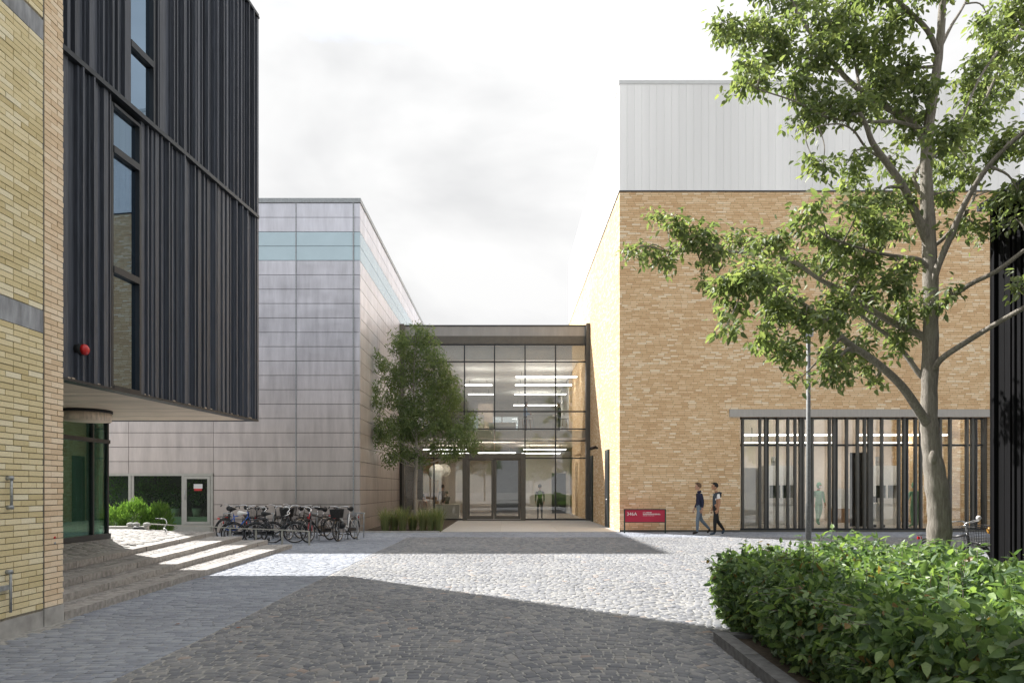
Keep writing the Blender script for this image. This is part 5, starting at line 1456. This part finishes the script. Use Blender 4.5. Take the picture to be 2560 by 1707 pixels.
    for s_ in ('L','R'):
        w_, p_ = Vector(J['wr'+s_]), Vector(J['pa'+s_]); d = (p_-w_).normalized()
        sd = Vector((1,0,0)); sd = (sd-d*sd.dot(d)).normalized(); nn = d.cross(sd)
        inw = nn if (nn.y < 0) == (s_ == 'L') else -nn
        for k, ln in enumerate((.066,.075,.07,.055)):
            b0 = p_+sd*(.027-.018*k)+d*.018; m1 = b0+d*ln*.5+inw*.008; chain([b0, m1, m1+d*ln*.35+inw*.022, m1+d*ln*.45+inw*.04], [.009,.0085,.0075,.006])
        b0 = w_+d*.03+sd*.025; chain([b0, b0+sd*.025+d*.03, b0+sd*.03+d*.06+inw*.015], [.011,.009,.007])
    me = bpy.data.meshes.new('body'); bm.to_mesh(me); bm.free()
    for m_ in mats: me.materials.append(m_)
    me.materials.append(M['white'] if hood is not None else mats[1]); me.materials.append(M['dark']); me.materials.append(pm((.35,.12,.1)))
    o = bpy.data.objects.new('body', me); COL.objects.link(o); o.parent = t
    # hair: a cap over crown and nape with a rough surface
    if hair is not None:
        hb2 = MB(); rr2 = random.Random(len(label))
        hb2.ball(hc+Vector((-.018,0,.03)), .103, .088, .112, n=22, k=14)
        vs2 = []
        for (x, y, z) in hb2.v:
            q_ = Vector((x,y,z))-hc
            if q_.x > .045 and q_.z < .07: q_.x = .045+(q_.x-.045)*.1; q_.y *= .8
            if q_.z < -.03: q_ *= .82
            q_ += Vector((rr2.uniform(-1,1),rr2.uniform(-1,1),rr2.uniform(-1,1)))*.006
            vs2.append(tuple(q_+hc))
        hb2.v = vs2
        for k in range(60):
            a = rr2.uniform(-1.3,1.3); p0 = hc+Vector((rr2.uniform(-.06,.075), math.sin(a)*.06, .105+.02*math.cos(a*1.2)))
            hb2.tube([p0, p0+Vector((rr2.uniform(0,.04),rr2.uniform(-.02,.02),rr2.uniform(.005,.03)))], [.008,.003], 4)
        hb2.build('hair', pm(hair), t, local=True)
    return t, hc
def pose_walk(lead='L', stride=1.0, armf=.1):
    J = dict(pelvis=(0,0,.96),waist=(.0,0,1.12),chest=(.0,0,1.33),neck0=(-.01,0,1.47),neck1=(.01,0,1.545))
    o = 'R' if lead == 'L' else 'L'; s = {'L':1,'R':-1}
    for k, sg_ in s.items():
        y = sg_*.09; J['hip'+k] = (.0,y,.90)
        if k == lead: J['knee'+k] = (.09*stride,y,.5); J['ank'+k] = (.10*stride,y,.085); J['toe'+k] = (.10*stride+.17,y,.036)
        else: J['knee'+k] = (-.10*stride,y,.50); J['ank'+k] = (-.44*stride,y,.17); J['toe'+k] = (-.33*stride,y,.045)
        ys = sg_*.19; J['sh'+k] = (-.01,ys,1.415)
        a = armf if k == o else -armf
        J['el'+k] = (a*.6-.04,ys+sg_*.03,1.13); J['wr'+k] = (a*1.6+.03,ys+sg_*.03,.89); J['pa'+k] = (a*1.7+.05,ys+sg_*.02,.82)
    return J
def pose_stand(sit=False, arms='down'):
    J = pose_walk('L', 0, 0.02)
    for k, sg_ in (('L',1),('R',-1)):
        y = sg_*.1
        if sit: J['knee'+k] = (.42,y,.93); J['ank'+k] = (.42,y,.5); J['toe'+k] = (.56,y,.46)
        else: J['knee'+k] = (.02,y,.5); J['ank'+k] = (0,y,.085); J['toe'+k] = (.17,y+sg_*.03,.036)
        if arms == 'front': J['el'+k] = (.08,sg_*.22,1.15); J['wr'+k] = (.32,sg_*.15,1.12); J['pa'+k] = (.39,sg_*.13,1.12)
        if arms == 'out': J['el'+k] = (.0,sg_*.30,1.15); J['wr'+k] = (.05,sg_*.36,.92); J['pa'+k] = (.06,sg_*.37,.85)
    return J
PI = math.pi
pY = 23.95
p1, hc = person('person with brown hair in a navy sweater and grey jeans walking left', (XU(1748,pY), pY, .0), PI, pose_walk('L',.92,.05), ((.012,.016,.045),(.14,.18,.22),(.02,.012,.01)), SKIN1, (.12,.07,.04), build=1.1)
MB().ring((-.06,-.22,.93), .032,.007,(0.2,0,1),14,5).build('wristwatch', M['black'], p1, local=True)
b = MB(); b.tube([(-.01,0,1.46),(.005,0,1.53)], [.078,.066], 14); b.build('collar', pm((.012,.016,.045)), p1, local=True)
pY = 23.45
p2, hc = person('person with black hair in a dark vest over a white shirt walking left', (XU(1790,pY), pY, .0), PI, pose_walk('L',.70,.02), ((.045,.06,.075),(.008,.008,.009),(.03,.05,.075)), SKIN2, (.008,.008,.009), hood=1, sleeve='short', build=1.14)
b = MB(); b.ball((-.11,0,1.44), .085,.14,.06, n=14, k=8); b.build('hood', pm((.03,.035,.045)), p2, local=True)
b = MB(); b.ball((-.16,0,1.36), .03,.05,.06, n=10, k=6); b.build('hood_tassel', pm((.03,.035,.045)), p2, local=True)
for s_, q_ in (('a',p2),):
    b = MB(); b.box(-.12,.24,.045,.135,-.0,.018); b.build('shoe_sole', M['white'], p2, local=True)
# green suited laboratory workers
def suit(label, loc, yaw, J):
    t, hc = person(label, loc, yaw, J, ((.20,.40,.25),(.20,.40,.25),(.18,.36,.23)), SKIN2, None, build=1.18, sleeve='long', group='laboratory workers')
    b = MB(); b.ball(hc+Vector((-.025,0,.015)), .12,.10,.145, n=18, k=12)
    b.build('hood', pm((.20,.40,.25)), t, local=True)
    b = MB(); b.ball(hc+Vector((.075,0,-.05)), .045,.055,.05, n=12, k=8); b.build('face_mask', M['white'], t, local=True)
    return t
wY = 29.2
suit('worker in a green hooded suit walking forward behind the lamp post', (XU(2047,wY), wY, .06), -N90+.1, pose_walk('R',.5,.05))
wY = 27.6
suit('worker in a green hooded suit with back turned beside the tree trunk', (XU(2287,wY), wY, .06), N90+.15, pose_stand(arms='out'))
# people in the link
def lp_(label, x, yv, Y, z, yaw, J, cols, hair, **k):
    return person(label, ((x*Q-1267)/F*Y, Y, z), yaw, J, cols, SKIN1, hair, **k)
lp_('person in a light blue shirt standing at the upstairs desk', 1207, 0, 37.6, F2, -.2, pose_stand(arms='front'), ((.25,.36,.55),(.05,.05,.07),(.03,.03,.03)), (.1,.06,.04))
lp_('person in a dark green top facing the upstairs desk from the right', 1285, 0, 37.4, F2, PI, pose_stand(arms='front'), ((.06,.09,.08),(.04,.04,.05),(.03,.03,.03)), (.3,.27,.24))
t, hc = lp_('person in dark green shorts and cap carrying a green backpack behind the glass', 1240, 0, 35.6, .02, N90, pose_stand(), ((.03,.04,.03),(.02,.025,.02),(.03,.025,.02)), (.05,.04,.03))
b = MB(); b.ball((-.19,0,1.27), .08,.13,.2, n=14, k=10); b.build('backpack', pm((.10,.25,.02)), t, local=True)
b = MB(); b.ball(hc+Vector((0,0,.07)), .115,.095,.075, n=14, k=8); b.tube([hc+Vector((.05,0,.06)), hc+Vector((.17,0,.05))], [.07,.05], 10); b.build('cap', pm((.12,.13,.14)), t, local=True)
lp_('person in a grey sweater standing by the globe lamps with back turned', 1017, 0, 37.6, .02, N90, pose_stand(), ((.22,.19,.17),(.22,.14,.09),(.05,.04,.03)), (.03,.02,.02))
lp_('person in black leaning beside the grey sweater person', 1027, 0, 37.1, -.02, N90+.8, pose_stand(arms='front'), ((.012,.012,.014),(.015,.015,.017),(.4,.4,.4)), (.01,.01,.01), scale=.82)
lp_('person in a beige coat seated with back turned behind the slender tree', 972, 0, 36.9, -.5, N90, pose_stand(sit=True), ((.45,.33,.25),(.2,.18,.16),(.05,.04,.03)), (.02,.015,.012))
# potted foliage added in the shop window to imitate greenery reflected there
for k, x in enumerate((262, 330, 352, 378, 402, 452)):
    X = XU(x*Q, 25.75); sc2 = (1.5,1.1,1.7,1.3,1.0,1.2)[k]
    t = thing('indoor_plant', ['leafy plant inside the window nearest the vestibule','small leafy plant inside the wide dark window at its left','tallest leafy plant inside the wide dark window','leafy plant inside the wide dark window right of the tallest','low leafy plant inside the wide dark window near the door','leafy plant inside behind the glass door'][k], 'plant', (X, 25.75, .56), 0, 'plants inside the shop window')
    n = 230; P_ = randdir(n)*rng.uniform(.2,1,n)[:,None]**.5*np.array([.30,.18,.42])*sc2+np.array([0,0,.75*sc2])
    me = leaf_mesh('foliage', orient(P_, randdir(n)+np.array([0,0,.1]), randdir(n), rng.uniform(.1,.22,n), .7), M['leaf_bush'])
    o = bpy.data.objects.new('foliage', me); COL.objects.link(o); o.parent = t; o['kind'] = 'stuff'
    MB().tube([(0,0,0),(0,0,.3)], [.13,.17], 12).build('pot', M['wall_grey'], t, local=True)
# a few fallen leaves on the paving
fm_ = simple('fallen_leaf', (.30,.09,.03), .7, var=.3)
lb = [(650,1562),(480,1640),(1160+0,0)]
for k, (u, v, lab) in enumerate(((450,1561,'dry red leaf on the blue grey clinkers left of centre'),(590,1571,'dry orange leaf on the cobbles near the clinker edge'),(601,1607,'small orange leaf nearest the bottom on the cobbles'),(505,1446,'yellowed leaf at the foot of the lowest step'),(160,1541,'brown leaf at the corner of the yellow brick wall'))):
    Y = EYE*F/(v-1221); X = XU(u, Y)
    Vl = orient(np.zeros((1,3)), randdir(1)*np.array([1,1,.1]), np.array([[0,0,1.]]), np.array([.07]))
    me = leaf_mesh('fallen_leaf', Vl, fm_); o = bpy.data.objects.new('fallen_leaf', me); COL.objects.link(o); o.location = (X,Y,.012)
    tag(o, lab, 'leaf', 'fallen leaves')
